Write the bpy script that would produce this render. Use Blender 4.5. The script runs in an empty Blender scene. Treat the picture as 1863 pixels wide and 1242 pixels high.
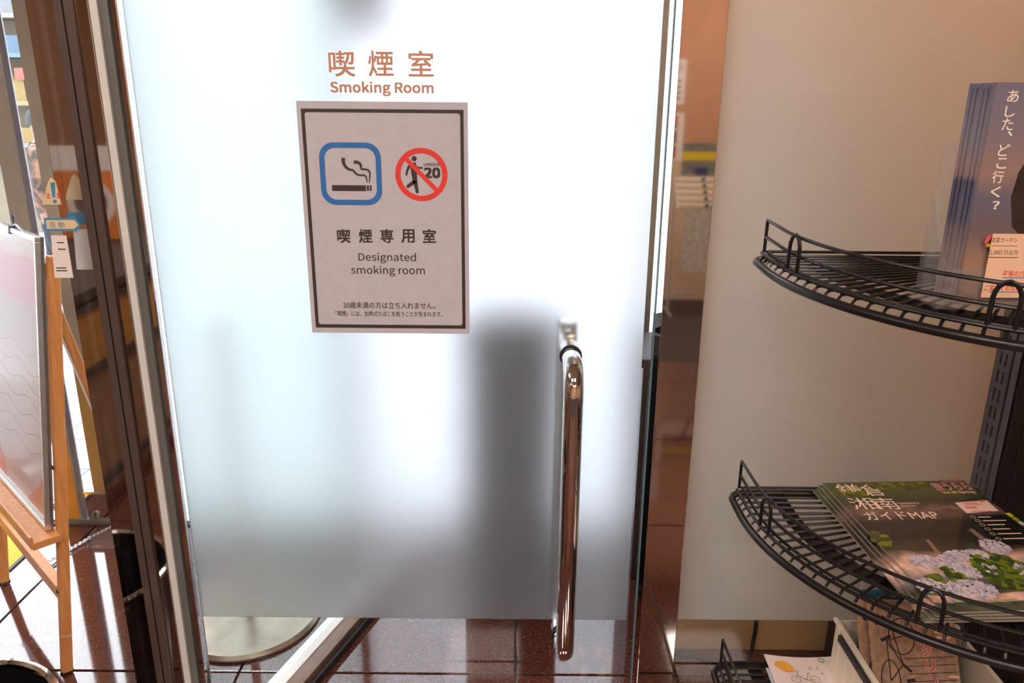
import bpy, bmesh, math, random
from mathutils import Vector, Matrix
random.seed(4)
S = bpy.context.scene
COL = S.collection
PI = math.pi
# ------------------------------------------------------------------ camera
CAM_H, PITCH, ROLL, FPX = 1.5, math.radians(17.1), math.radians(0.5), 1397.0
CF = Vector((0, math.cos(PITCH), -math.sin(PITCH)))
_r0, _u0 = Vector((1, 0, 0)), Vector((0, math.sin(PITCH), math.cos(PITCH)))
CR = _r0*math.cos(ROLL) + _u0*math.sin(ROLL)
CU = _u0*math.cos(ROLL) - _r0*math.sin(ROLL)
cam_d = bpy.data.cameras.new('camera'); cam = bpy.data.objects.new('camera', cam_d); COL.objects.link(cam)
cam_d.sensor_width = 36; cam_d.lens = 36*FPX/1863; cam_d.clip_start = .02
m = Matrix((CR, CU, -CF)).transposed().to_4x4(); m.translation = (0, 0, CAM_H); cam.matrix_world = m
S.camera = cam
# ------------------------------------------------------------------ world, view, lamps of the room and an added one
SKY = 7.5
w = bpy.data.worlds.new('overcast_sky'); S.world = w; w.use_nodes = True
w.node_tree.nodes['Background'].inputs[0].default_value = (.90, .95, 1, 1)
w.node_tree.nodes['Background'].inputs[1].default_value = SKY
S.view_settings.view_transform = 'Standard'; S.view_settings.look = 'None'
S.view_settings.exposure = 0.0; S.view_settings.gamma = 1; S.view_settings.use_curve_mapping = False
S.cycles.use_denoising = True
S.cycles.max_bounces = 14; S.cycles.transparent_max_bounces = 16; S.cycles.transmission_bounces = 8
S.cycles.sample_clamp_indirect = 12
CEIL = 2.75
def area(name, loc, sx, sy, power, col):
    l = bpy.data.lights.new(name, 'AREA'); l.shape = 'RECTANGLE'; l.size = sx; l.size_y = sy; l.energy = power; l.color = col
    o = bpy.data.objects.new(name, l); o.location = loc; COL.objects.link(o); return o
WARM = (1, .87, .79)
for i, (x, y, pw) in enumerate(((-.55, -.55, 31), (.75, -.55, 22), (-.2, -2.4, 24), (1.6, -2.4, 28), (-1.9, -1.6, 24), (-1.7, .55, 14))):  # last one is added to brighten the vestibule and easel board
    area('ceiling_panel_light', (x, y, CEIL-.03), .58, .58, pw, WARM)

def ray(px, py): return CF + CR*((px-931.5)/FPX) - CU*((py-621)/FPX)
def PY(px, py, Y): d = ray(px, py); return Vector((0, 0, CAM_H)) + d*(Y/d.y)
def PZ(px, py, Z): d = ray(px, py); return Vector((0, 0, CAM_H)) + d*((Z-CAM_H)/d.z)

# ------------------------------------------------------------------ materials
def lin(c):
    return tuple((v/12.92 if v <= .04045 else ((v+.055)/1.055)**2.4) for v in (x/255 for x in c))
def rgb(*c): return lin(c)+(1,)
def mat(name, col, rough=.5, metal=0, noise=0, scale=20, bump=0, bscale=60, ior=1.5, coat=0, emit=0, sheen=0):
    M = bpy.data.materials.new(name); M.use_nodes = True; nt = M.node_tree; b = nt.nodes['Principled BSDF']
    if len(col) == 3: col = rgb(*col)
    b.inputs['Base Color'].default_value = col; b.inputs['Roughness'].default_value = rough
    b.inputs['Metallic'].default_value = metal; b.inputs['IOR'].default_value = ior
    b.inputs['Coat Weight'].default_value = coat; b.inputs['Coat Roughness'].default_value = .04
    if emit:
        b.inputs['Emission Color'].default_value = col; b.inputs['Emission Strength'].default_value = emit
    tc = nt.nodes.new('ShaderNodeTexCoord')
    if noise:
        n = nt.nodes.new('ShaderNodeTexNoise'); n.inputs['Scale'].default_value = scale; n.inputs['Detail'].default_value = 4
        nt.links.new(tc.outputs['Object'], n.inputs['Vector'])
        r = nt.nodes.new('ShaderNodeValToRGB'); r.color_ramp.elements[0].position = .3; r.color_ramp.elements[1].position = .7
        r.color_ramp.elements[0].color = tuple(max(0, c*(1-noise)) for c in col[:3])+(1,)
        r.color_ramp.elements[1].color = tuple(min(1, c*(1+noise)) for c in col[:3])+(1,)
        nt.links.new(n.outputs['Fac'], r.inputs['Fac']); nt.links.new(r.outputs['Color'], b.inputs['Base Color'])
    if bump:
        n2 = nt.nodes.new('ShaderNodeTexNoise'); n2.inputs['Scale'].default_value = bscale; n2.inputs['Detail'].default_value = 3
        nt.links.new(tc.outputs['Object'], n2.inputs['Vector'])
        bp = nt.nodes.new('ShaderNodeBump'); bp.inputs['Strength'].default_value = bump; bp.inputs['Distance'].default_value = .002
        nt.links.new(n2.outputs['Fac'], bp.inputs['Height']); nt.links.new(bp.outputs['Normal'], b.inputs['Normal'])
    return M
def clear_glass(name, tint=(1, 1, 1), ior=1.45, rough=0.0, haze=0):
    M = bpy.data.materials.new(name); M.use_nodes = True; nt = M.node_tree; nt.nodes.clear()
    o = nt.nodes.new('ShaderNodeOutputMaterial'); mx = nt.nodes.new('ShaderNodeMixShader'); fr = nt.nodes.new('ShaderNodeFresnel')
    t = nt.nodes.new('ShaderNodeBsdfTransparent'); g = nt.nodes.new('ShaderNodeBsdfGlossy')
    fr.inputs['IOR'].default_value = ior; t.inputs[0].default_value = tint+(1,); g.inputs['Roughness'].default_value = rough
    geo = nt.nodes.new('ShaderNodeNewGeometry'); mul = nt.nodes.new('ShaderNodeMath'); mul.operation = 'MULTIPLY'
    sub = nt.nodes.new('ShaderNodeMath'); sub.operation = 'SUBTRACT'; sub.inputs[0].default_value = 1
    nt.links.new(geo.outputs['Backfacing'], sub.inputs[1]); nt.links.new(fr.outputs[0], mul.inputs[0]); nt.links.new(sub.outputs[0], mul.inputs[1])
    nt.links.new(mul.outputs[0], mx.inputs[0]); nt.links.new(t.outputs[0], mx.inputs[1]); nt.links.new(g.outputs[0], mx.inputs[2])
    if haze:
        tr = nt.nodes.new('ShaderNodeBsdfTranslucent'); df = nt.nodes.new('ShaderNodeBsdfDiffuse'); ad = nt.nodes.new('ShaderNodeMixShader'); m3 = nt.nodes.new('ShaderNodeMixShader'); m3.inputs[0].default_value = haze
        nt.links.new(tr.outputs[0], ad.inputs[1]); nt.links.new(df.outputs[0], ad.inputs[2]); nt.links.new(mx.outputs[0], m3.inputs[1]); nt.links.new(ad.outputs[0], m3.inputs[2]); mx = m3
    nt.links.new(mx.outputs[0], o.inputs['Surface']); return M
def frosted(name, col, w_trans=.35, w_diff=.18, rough=.5, ior=1.3):
    """frosted film: rough refraction + translucent scatter + a little diffuse reflection"""
    M = bpy.data.materials.new(name); M.use_nodes = True; nt = M.node_tree; nt.nodes.clear()
    o = nt.nodes.new('ShaderNodeOutputMaterial')
    rf = nt.nodes.new('ShaderNodeBsdfRefraction'); rf.inputs['Color'].default_value = col+(1,); rf.inputs['Roughness'].default_value = rough; rf.inputs['IOR'].default_value = ior
    tr = nt.nodes.new('ShaderNodeBsdfTranslucent'); tr.inputs['Color'].default_value = col+(1,)
    df = nt.nodes.new('ShaderNodeBsdfDiffuse'); df.inputs['Color'].default_value = col+(1,)
    tc = nt.nodes.new('ShaderNodeTexCoord'); ns = nt.nodes.new('ShaderNodeTexNoise'); ns.inputs['Scale'].default_value = 700
    bp = nt.nodes.new('ShaderNodeBump'); bp.inputs['Strength'].default_value = .08; bp.inputs['Distance'].default_value = .001
    nt.links.new(tc.outputs['Object'], ns.inputs['Vector']); nt.links.new(ns.outputs['Fac'], bp.inputs['Height'])
    for b in (rf, df): nt.links.new(bp.outputs['Normal'], b.inputs['Normal'])
    m1 = nt.nodes.new('ShaderNodeMixShader'); m1.inputs[0].default_value = w_trans
    m2 = nt.nodes.new('ShaderNodeMixShader'); m2.inputs[0].default_value = w_diff
    nt.links.new(rf.outputs[0], m1.inputs[1]); nt.links.new(tr.outputs[0], m1.inputs[2])
    nt.links.new(m1.outputs[0], m2.inputs[1]); nt.links.new(df.outputs[0], m2.inputs[2])
    nt.links.new(m2.outputs[0], o.inputs['Surface']); return M

def granite(name, base, dark, light):
    M = mat(name, base, .06, ior=1.95); nt = M.node_tree; b = nt.nodes['Principled BSDF']
    tc = nt.nodes.new('ShaderNodeTexCoord'); n = nt.nodes.new('ShaderNodeTexNoise'); n.inputs['Scale'].default_value = 110; n.inputs['Detail'].default_value = 5; n.inputs['Roughness'].default_value = .7
    r = nt.nodes.new('ShaderNodeValToRGB'); e = r.color_ramp.elements
    e[0].position = .34; e[0].color = rgb(*dark); e[1].position = .72; e[1].color = rgb(*light); k = e.new(.52); k.color = rgb(*base)
    oi = nt.nodes.new('ShaderNodeObjectInfo')
    nt.links.new(tc.outputs['Object'], n.inputs['Vector']); nt.links.new(n.outputs['Fac'], r.inputs['Fac'])
    hs = nt.nodes.new('ShaderNodeHueSaturation'); mr = nt.nodes.new('ShaderNodeMapRange'); mr.inputs['To Min'].default_value = .85; mr.inputs['To Max'].default_value = 1.15
    nt.links.new(oi.outputs['Random'], mr.inputs['Value']); nt.links.new(mr.outputs[0], hs.inputs['Value'])
    nt.links.new(r.outputs['Color'], hs.inputs['Color']); nt.links.new(hs.outputs['Color'], b.inputs['Base Color']); return M
def wood(name, c1, c2, rough=.4, scale=(1, 1, 1), sc=14):
    M = mat(name, c1, rough); nt = M.node_tree; b = nt.nodes['Principled BSDF']
    tc = nt.nodes.new('ShaderNodeTexCoord'); mp = nt.nodes.new('ShaderNodeMapping'); mp.inputs['Scale'].default_value = scale
    n = nt.nodes.new('ShaderNodeTexNoise'); n.inputs['Scale'].default_value = sc; n.inputs['Detail'].default_value = 5
    r = nt.nodes.new('ShaderNodeValToRGB'); r.color_ramp.elements[0].position = .32; r.color_ramp.elements[1].position = .7
    r.color_ramp.elements[0].color = rgb(*c2); r.color_ramp.elements[1].color = rgb(*c1)
    nt.links.new(tc.outputs['Object'], mp.inputs[0]); nt.links.new(mp.outputs[0], n.inputs['Vector'])
    nt.links.new(n.outputs['Fac'], r.inputs[0]); nt.links.new(r.outputs[0], b.inputs['Base Color']); return M

MM = {}
MM['granite'] = granite('red_granite', (82, 45, 37), (62, 33, 29), (108, 68, 60))
MM['grout'] = mat('grout', (104, 94, 90), .9, noise=.1)
MM['carpet'] = mat('dark_carpet', (66, 56, 54), .95, noise=.25, scale=200, bump=.6, bscale=300)
MM['mirror'] = mat('polished_bronze_steel', (206, 198, 190), .035, 1, noise=.03, scale=3)
MM['bronze'] = mat('dark_bronze_trim', (98, 84, 78), .35, .35, noise=.06)
MM['black'] = mat('black_rubber', (14, 13, 14), .6, bump=.2)
MM['alu'] = mat('satin_aluminium', (212, 214, 212), .22, .75, noise=.04)
MM['grey_metal'] = mat('grey_anodised', (128, 130, 126), .3, .4, noise=.05)
MM['chrome'] = mat('chrome', (226, 224, 222), .04, 1, noise=.02)
MM['stile'] = mat('brushed_stile', (184, 184, 176), .35, .0, noise=.05)
MM['glass'] = clear_glass('clear_glass')
MM['glass_dark'] = clear_glass('clear_glass_tint', (.93, .98, .96))
MM['film'] = frosted('frosted_film', (.775, .78, .785), .07, .05, .42, 1.3)
MM['film_panel'] = frosted('frosted_film_panel', (.94, .87, .835), .32, .10, .38, 1.3)
MM['win_film'] = frosted('window_film', (.87, .88, .90), .75, .08, .6, 1.3)
MM['win_film_teal'] = frosted('window_film_teal', (.79, .85, .845), .75, .08, .6, 1.3)
MM['edge'] = mat('glass_edge', (96, 124, 132), .1, noise=.05)
MM['wall'] = mat('cream_wall', (214, 186, 160), .8, noise=.04, scale=6, bump=.15)
MM['wall_orange'] = mat('terracotta_wall', (198, 148, 116), .75, noise=.05, scale=6, bump=.15)
MM['ceiling'] = mat('ceiling_white', (226, 216, 204), .85, noise=.03)
MM['lamp'] = mat('fill_panel_glow', (1, .84, .66, 1), .6, emit=5, noise=0)  # glow of the added warm fill panel
MM['bulb'] = mat('bulb', (1, .62, .25, 1), .4, emit=40)
MM['wood_panel'] = wood('brown_veneer', (138, 108, 86), (110, 84, 66), .35, (1, 1, 9))
MM['wood_yellow'] = wood('yellow_veneer', (168, 122, 62), (140, 98, 50), .35, (1, 1, 9))
MM['easel'] = wood('orange_beech', (226, 158, 92), (206, 136, 74), .42, (6, 6, .7), 18)
MM['paper'] = mat('white_paper', (236, 226, 220), .7, noise=.02, scale=40)
MM['poster_paper'] = mat('poster_paper', (199, 197, 205), .55, noise=.035, scale=45, bump=.06, bscale=25)
MM['ink'] = mat('dark_ink', (62, 52, 52), .5, noise=.12, scale=60)
MM['ink_black'] = mat('black_ink', (34, 28, 30), .6, noise=.1)
MM['ink_blue'] = mat('blue_ink', (48, 116, 186), .5, noise=.1, scale=50)
MM['ink_red'] = mat('red_ink', (236, 66, 56), .5, noise=.06)
MM['copper'] = mat('copper_lettering', (206, 150, 116), .45, noise=.05)
MM['rack'] = mat('black_powder_coat', (30, 27, 28), .32, .2, noise=.15, scale=80, bump=.1, bscale=200)
MM['rack_post'] = mat('charcoal_post', (104, 104, 116), .3, .4, noise=.1)
MM['beige_panel'] = mat('beige_board', (210, 168, 130), .7, noise=.05, scale=5, bump=.1)
MM['dark_grey'] = mat('dark_grey_board', (58, 52, 54), .5, noise=.1)
MM['plastic'] = mat('cream_plastic', (238, 226, 206), .4, noise=.04, scale=10)
MM['acrylic'] = clear_glass('acrylic', (.97, .98, .985), 1.49, .03, .10)
MM['sheet'] = clear_glass('thin_plastic', (.97, .97, .97), 1.1, .1, .05)
MM['yellow_mat'] = mat('yellow_mat', (240, 178, 60), .85, noise=.15, scale=150, bump=.5, bscale=200)
MM['pave'] = mat('white_paving', (136, 134, 142), .6, noise=.06, scale=10)
MM['asphalt'] = mat('street', (196, 196, 200), .8, noise=.05, scale=5)

# ------------------------------------------------------------------ mesh helpers
class MB:
    def __init__(s): s.v = []; s.f = []; s.mi = []
    def add(s, vs, fs, mi=0):
        k = len(s.v); s.v += [tuple(v) for v in vs]; s.f += [tuple(i+k for i in f) for f in fs]; s.mi += [mi]*len(fs); return s
    def box(s, x0, x1, y0, y1, z0, z1, mi=0, M=None):
        vs = [Vector(q) for q in ((x0,y0,z0),(x1,y0,z0),(x1,y1,z0),(x0,y1,z0),(x0,y0,z1),(x1,y0,z1),(x1,y1,z1),(x0,y1,z1))]
        if M: vs = [M @ q for q in vs]
        return s.add(vs, ((0,3,2,1),(4,5,6,7),(0,1,5,4),(1,2,6,5),(2,3,7,6),(3,0,4,7)), mi)
    def bar(s, a, b, wx, wy, up=(0,0,1), mi=0):
        a, b = Vector(a), Vector(b); d = (b-a).normalized(); up = Vector(up)
        if abs(d.dot(up)) > .98: up = Vector((0,1,0))
        x = d.cross(up).normalized(); y = x.cross(d)
        vs = [p+x*i*wx/2+y*j*wy/2 for p in (a,b) for i,j in ((-1,-1),(1,-1),(1,1),(-1,1))]
        return s.add(vs, ((0,3,2,1),(4,5,6,7),(0,1,5,4),(1,2,6,5),(2,3,7,6),(3,0,4,7)), mi)
    def tube(s, pts, r, n=10, closed=False, mi=0):
        pts = [Vector(p) for p in pts]; N = len(pts); rs = r if isinstance(r, (list, tuple)) else [r]*N
        tang = []
        for i in range(N):
            a = pts[(i-1) % N] if (closed or i > 0) else pts[i]; b = pts[(i+1) % N] if (closed or i < N-1) else pts[i]
            tang.append((b-a).normalized())
        up = Vector((0,0,1)) if abs(tang[0].z) < .9 else Vector((1,0,0))
        x = tang[0].cross(up).normalized(); vs = []; fs = []
        for i in range(N):
            x = (x-tang[i]*x.dot(tang[i])).normalized(); y = tang[i].cross(x)
            for k in range(n):
                a = 2*PI*k/n; vs.append(pts[i]+(x*math.cos(a)+y*math.sin(a))*rs[i])
        for i in range(N if closed else N-1):
            j = (i+1) % N
            for k in range(n): l = (k+1) % n; fs.append((i*n+k, i*n+l, j*n+l, j*n+k))
        if not closed: fs.append(tuple(range(n))[::-1]); fs.append(tuple((N-1)*n+k for k in range(n)))
        return s.add(vs, fs, mi)
    def lathe(s, prof, c=(0,0,0), n=32, mi=0):
        vs = []; fs = []; P = len(prof)
        for k in range(n):
            a = 2*PI*k/n
            for r, z in prof: vs.append((c[0]+r*math.cos(a), c[1]+r*math.sin(a), c[2]+z))
        for k in range(n):
            l = (k+1) % n
            for i in range(P-1): fs.append((k*P+i, l*P+i, l*P+i+1, k*P+i+1))
        return s.add(vs, fs, mi)
    def prism(s, poly, z0, z1, mi=0):
        n = len(poly); vs = [(x,y,z0) for x,y in poly]+[(x,y,z1) for x,y in poly]
        fs = [tuple(range(n))[::-1], tuple(range(n, 2*n))]+[(i,(i+1)%n,n+(i+1)%n,n+i) for i in range(n)]
        return s.add(vs, fs, mi)
    def ring(s, outer, inner, z0, z1, mi=0):
        n = len(outer); vs = [(x,y,z1) for x,y in outer]+[(x,y,z1) for x,y in inner]+[(x,y,z0) for x,y in outer]+[(x,y,z0) for x,y in inner]; fs = []
        for i in range(n):
            j = (i+1) % n
            fs += [(i,j,n+j,n+i),(2*n+j,2*n+i,3*n+i,3*n+j),(i,2*n+i,2*n+j,j),(n+j,3*n+j,3*n+i,n+i)]
        return s.add(vs, fs, mi)
    def mesh(s, name, mats, smooth=False):
        me = bpy.data.meshes.new(name); me.from_pydata(s.v, [], s.f)
        if not isinstance(mats, (list, tuple)): mats = [mats]
        for q in mats: me.materials.append(q)
        for i, p in enumerate(me.polygons): p.material_index = s.mi[i]
        bm = bmesh.new(); bm.from_mesh(me); bmesh.ops.recalc_face_normals(bm, faces=bm.faces); bm.to_mesh(me); bm.free()
        if smooth:
            for p in me.polygons: p.use_smooth = True
            me.set_sharp_from_angle(angle=math.radians(40))
        return me
    def build(s, name, mats, parent=None, smooth=False, loc=None, bevel=0):
        o = bpy.data.objects.new(name, s.mesh(name, mats, smooth)); COL.objects.link(o)
        if parent: o.parent = parent
        if loc is not None: o.location = loc
        if bevel:
            b = o.modifiers.new('bevel', 'BEVEL'); b.width = bevel; b.segments = 2; b.limit_method = 'ANGLE'
        return o
def tag(o, label, cat=None, group=None, kind=None):
    if label: o['label'] = label
    if cat: o['category'] = cat
    if group: o['group'] = group
    if kind: o['kind'] = kind
    return o
def struct(o, label=None, cat=None): o['kind'] = 'structure'; return tag(o, label, cat)
def empty(name, loc=(0,0,0), rot=(0,0,0)):
    o = bpy.data.objects.new(name, None); COL.objects.link(o); o.location = loc; o.rotation_euler = rot; o.empty_display_size = .05; return o
def inst(me, name, parent, loc=(0,0,0), rot=(0,0,0)):
    o = bpy.data.objects.new(name, me); COL.objects.link(o); o.parent = parent; o.location = loc; o.rotation_euler = rot; return o
def rrect(x0, x1, y0, y1, r, n=6):
    out = []
    for cx, cy, a0 in ((x1-r,y1-r,0),(x0+r,y1-r,90),(x0+r,y0+r,180),(x1-r,y0+r,270)):
        for k in range(n+1):
            a = math.radians(a0+90*k/n); out.append((cx+r*math.cos(a), cy+r*math.sin(a)))
    return out
def circ(cx, cy, r, n=48): return [(cx+r*math.cos(2*PI*k/n), cy+r*math.sin(2*PI*k/n)) for k in range(n)]
def stroke(mb, pts, ws, z0, z1, mi=0):
    """flat ribbon with varying width in the local xy plane"""
    pts = [Vector(p) for p in pts]; ws = ws if isinstance(ws, (list, tuple)) else [ws]*len(pts); L = []; Rr = []
    for i, p in enumerate(pts):
        d = (pts[min(i+1, len(pts)-1)]-pts[max(i-1, 0)]).normalized(); nrm = Vector((-d.y, d.x)); L.append(p+nrm*ws[i]/2); Rr.append(p-nrm*ws[i]/2)
    for i in range(len(pts)-1):
        q = (L[i], L[i+1], Rr[i+1], Rr[i]); mb.prism([(a.x, a.y) for a in q], z0, z1, mi)
_tobj = {}
LATIN = None
try:      # the sans serif that ships inside Blender
    import os
    LATIN = bpy.data.fonts.load(os.path.join(bpy.utils.system_resource('DATAFILES'), 'fonts', 'Noto Sans CJK Regular.woff2'))
except Exception:
    LATIN = None
def text_mesh(body, bold=0, spacing=1.0, line=1.0, align='LEFT'):
    c = bpy.data.curves.new('text', 'FONT'); c.body = body; c.space_character = spacing; c.space_line = line; c.align_x = align; c.resolution_u = 3
    if LATIN and body.isascii(): c.font = LATIN; bold *= .55
    o = bpy.data.objects.new('text', c); COL.objects.link(o)
    me = bpy.data.meshes.new_from_object(o.evaluated_get(bpy.context.evaluated_depsgraph_get()))
    bpy.data.objects.remove(o); bpy.data.curves.remove(c)
    if bold:   # heavier strokes: the outline printed four times, a hair apart
        vs = [v.co.copy() for v in me.vertices]; fs = [tuple(p.vertices) for p in me.polygons]; V, F = [], []
        for k, (dx, dy) in enumerate(((-1, -1), (1, -1), (1, 1), (-1, 1))):
            n = len(V); V += [(v.x+dx*bold, v.y+dy*bold, k*.00004) for v in vs]; F += [tuple(i+n for i in f) for f in fs]
        me = bpy.data.meshes.new('text'); me.from_pydata(V, [], F)
    return me
def text(parent, body, box, material, bold=0, z=.0004, name='lettering', spacing=1.0, line=1.0, align='LEFT', keep=False):
    """lettering fitted into box (x0,x1,y0,y1) of the parent's local xy plane"""
    me = text_mesh(body, bold, spacing, line, align)
    xs = [v.co.x for v in me.vertices]; ys = [v.co.y for v in me.vertices]
    x0, x1, y0, y1 = box; sx = (x1-x0)/(max(xs)-min(xs)); sy = (y1-y0)/(max(ys)-min(ys))
    if keep: sx = sy = min(sx, sy)
    mx, my = min(xs), min(ys)
    for v in me.vertices: v.co = (x0+(v.co.x-mx)*sx, y0+(v.co.y-my)*sy, z+v.co.z)
    me.materials.clear(); me.materials.append(material)
    o = bpy.data.objects.new(name, me); COL.objects.link(o); o.parent = parent; return o

# ------------------------------------------------------------------ the room shell
D = 1.39                     # plane of the frosted door
YW = 2.56                    # street glazing
XL, XR, YB = -2.9, 3.3, -3.35
fb = MB().box(XL, XR, YB, YW+.1, -.12, -.012)
floor = struct(fb.build('floor', MM['grout']))
xl = [XL, -2.32, -1.535, -.745, .018, .46, 1.24, 2.02, 2.8, XR]
yl = [-1.75, -1.37, -.59, .19, .975, 1.755, YW-.02]
g = .0035
tile_cache = {}
for i in range(len(xl)-1):
    for j in range(len(yl)-1):
        a, b = xl[i+1]-xl[i], yl[j+1]-yl[j]; key = (round(a, 3), round(b, 3))
        if key not in tile_cache:
            q = MB(); q.add([(-a/2+g,-b/2+g,-.012),(a/2-g,-b/2+g,-.012),(a/2-g,b/2-g,-.012),(-a/2+g,b/2-g,-.012),(-a/2+g,-b/2+g,-.0012),(a/2-g,-b/2+g,-.0012),(a/2-g,b/2-g,-.0012),(-a/2+g,b/2-g,-.0012),
              (-a/2+g+.0015,-b/2+g+.0015,0),(a/2-g-.0015,-b/2+g+.0015,0),(a/2-g-.0015,b/2-g-.0015,0),(-a/2+g+.0015,b/2-g-.0015,0)],
              ((0,1,5,4),(1,2,6,5),(2,3,7,6),(3,0,4,7),(4,5,9,8),(5,6,10,9),(6,7,11,10),(7,4,8,11),(8,9,10,11)))
            tile_cache[key] = q.mesh('tile', MM['granite'])
        inst(tile_cache[key], 'tile', floor, (xl[i]+a/2, yl[j]+b/2, 0))
MB().box(XL, XR, YB, -1.76, -.012, -.002).build('carpet', MM['carpet'], floor)
struct(MB().box(XL, XR, YB, YW+.1, CEIL, CEIL+.12).build('ceiling', MM['ceiling']))
wb = struct(MB().box(XL, XR, YB-.12, YB, -.012, 1.22).build('wall_back', MM['wall']))
MB().box(XL, XR, YB-.12, YB, 1.22, CEIL).build('upper_wall', MM['wall_orange'], wb)
struct(MB().box(XL-.12, XL, YB, YW+.1, -.012, CEIL).build('wall_left', MM['wood_panel']))
struct(MB().box(XR, XR+.12, YB, YW+.1, -.012, CEIL).build('wall_right', MM['wall']))
# wall band above the glazing
struct(MB().box(-1.9, XR, D-.02, D+.06, 2.14, CEIL).build('wall_front', MM['wall']))
struct(MB().box(-1.9, XR, D-.035, D+.075, 2.06, 2.14).build('trim_3', MM['bronze']), 'dark bronze header rail over the glass door and panels', 'trim')

# ------------------------------------------------------------------ mirror-polished posts either side of the door
def post_strip(parent, name, x0, x1, y0, y1, m, bevel=.001): return MB().box(x0, x1, y0, y1, 0, 2.06).build(name, m, parent, bevel=bevel)
t1 = struct(post_strip(None, 'trim_1', -.807, -.704, D-.02, D+.06, MM['mirror']), 'mirror-polished steel post beside the hinge edge of the frosted door', 'post')
post_strip(t1, 'cover_strip', -.758, -.7435, D-.028, D-.0205, MM['bronze'])
post_strip(t1, 'cover_strip', -.7405, -.726, D-.028, D-.0205, MM['bronze'])
post_strip(t1, 'joint_seal', -.7435, -.7405, D-.025, D-.0205, MM['black'], 0)
post_strip(t1, 'jamb_strip', -.7035, -.690, D-.018, D+.05, mat('white_jamb', (226, 228, 224), .3, .1, noise=.03))
post_strip(t1, 'jamb_channel', -.6895, -.676, D-.012, D+.05, MM['grey_metal'])
t2 = struct(post_strip(None, 'trim_2', .276, .352, D-.02, D+.06, MM['mirror']), 'mirror-polished steel post between the frosted door and the frosted panel', 'post')

# ------------------------------------------------------------------ the frosted door
door = struct(empty('door_1', (-.67, D, 0)), 'frosted glass door with a chrome pull handle and smoking room lettering', 'door')
DX = Vector((-.67, D, 0))
def inDoor(o): o.location = o.location - DX if o.type == 'EMPTY' else o.location; return o
def dbox(x0, x1, y0, y1, z0, z1): return MB().box(x0-DX.x, x1-DX.x, y0-DX.y, y1-DX.y, z0, z1)
dbox(-.662, .266, D, D+.010, .012, 2.05).build('glass_pane', MM['glass'], door)
dbox(.2662, .2692, D, D+.010, .012, 2.05).build('glass_edge', MM['edge'], door)
dbox(-.660, .250, D+.0105, D+.0120, .446, 2.05).build('frosted_film', MM['film'], door)
dbox(-.674, -.663, D-.006, D+.018, .005, 2.05).build('hinge_stile', MM['chrome'], door, bevel=.002)
dbox(-.662, .266, D-.004, D+.014, .005, .012).build('bottom_seal', MM['black'], door)
# handle
def bend_path(x, yg, off, z0, z1, r, n=7):
    p = [(x, yg, z1)]
    for k in range(n+1):
        a = PI/2*k/n; p.append((x, yg-off+r-r*math.sin(a), z1-r+r*math.cos(a)))
    for k in range(n+1):
        a = PI/2*k/n; p.append((x, yg-off+r-r*math.cos(a), z0+r-r*math.sin(a)))
    p.append((x, yg, z0)); return p
hx, hz0, hz1 = .112, .415, 1.045
hp = [Vector(p)-DX for p in bend_path(hx, D-.002, .085, hz0, hz1, .05)]
hd = MB().tube(hp, .0185, 24).build('pull_handle', MM['chrome'], door, True); hd['label'] = 'chrome tubular pull handle'
for z in (hz0, hz1):
    q = MB().tube([Vector((hx, D-.0005, z))-DX, Vector((hx, D-.004, z))-DX], .0215, 24).build('gasket', MM['black'], hd, True)
    MB().tube([Vector((hx, D-.016, z))-DX, Vector((hx, D-.0195, z))-DX], .0192, 24).build('gasket', MM['black'], hd, True)
hb = [Vector(p)-DX for p in bend_path(hx, D+.0135, -.07, hz0, hz1, -.045)]
MB().tube(hb, .0185, 16).build('rear_handle', MM['chrome'], door, True)
# lettering on the door: a local plane, x right, y up
plate = empty('lettering', (0, -.0006, 0), (PI/2, 0, 0)); plate.parent = door
def dpx(x0, x1, y0, y1, Y=D):   # pixel box on the door plane -> (x0,x1,z0,z1)
    xm, ym = (x0+x1)/2, (y0+y1)/2
    return (PY(x0, ym, Y).x, PY(x1, ym, Y).x, PY(xm, y1, Y).z, PY(xm, y0, Y).z)
def dl(b): return (b[0]-DX.x, b[1]-DX.x, b[2], b[3])
for ch, x0, x1 in (('喫', 598, 646), ('煙', 670, 716), ('室', 743, 789)):
    text(plate, ch, dl(dpx(x0, x1, 92, 139.5)), MM['copper'], .012, name='letter')
text(plate, 'Smoking Room', dl(dpx(601, 789, 148, 175)), MM['copper'], .018, name='letter')

# ------------------------------------------------------------------ the poster on the door
PX0, PX1, PZ0, PZ1 = -.377, -.080, 1.087, 1.504
PO = Vector((PX0, D-.0007, PZ0))
poster = MB().box(0, PX1-PX0, 0, PZ1-PZ0, 0, .0003).build('poster', MM['poster_paper'], None)
poster.location = PO; poster.rotation_euler = (PI/2, 0, 0)
tag(poster, 'paper designated smoking room notice taped to the frosted glass door', 'poster')
def pl(b): return (b[0]-PO.x, b[1]-PO.x, b[2]-PO.z, b[3]-PO.z)
def pp(x, y): v = PY(x, y, D); return Vector((v.x-PO.x, v.z-PO.z))
ZP = (.0003, .0006)
W, Hh = PX1-PX0, PZ1-PZ0
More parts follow.
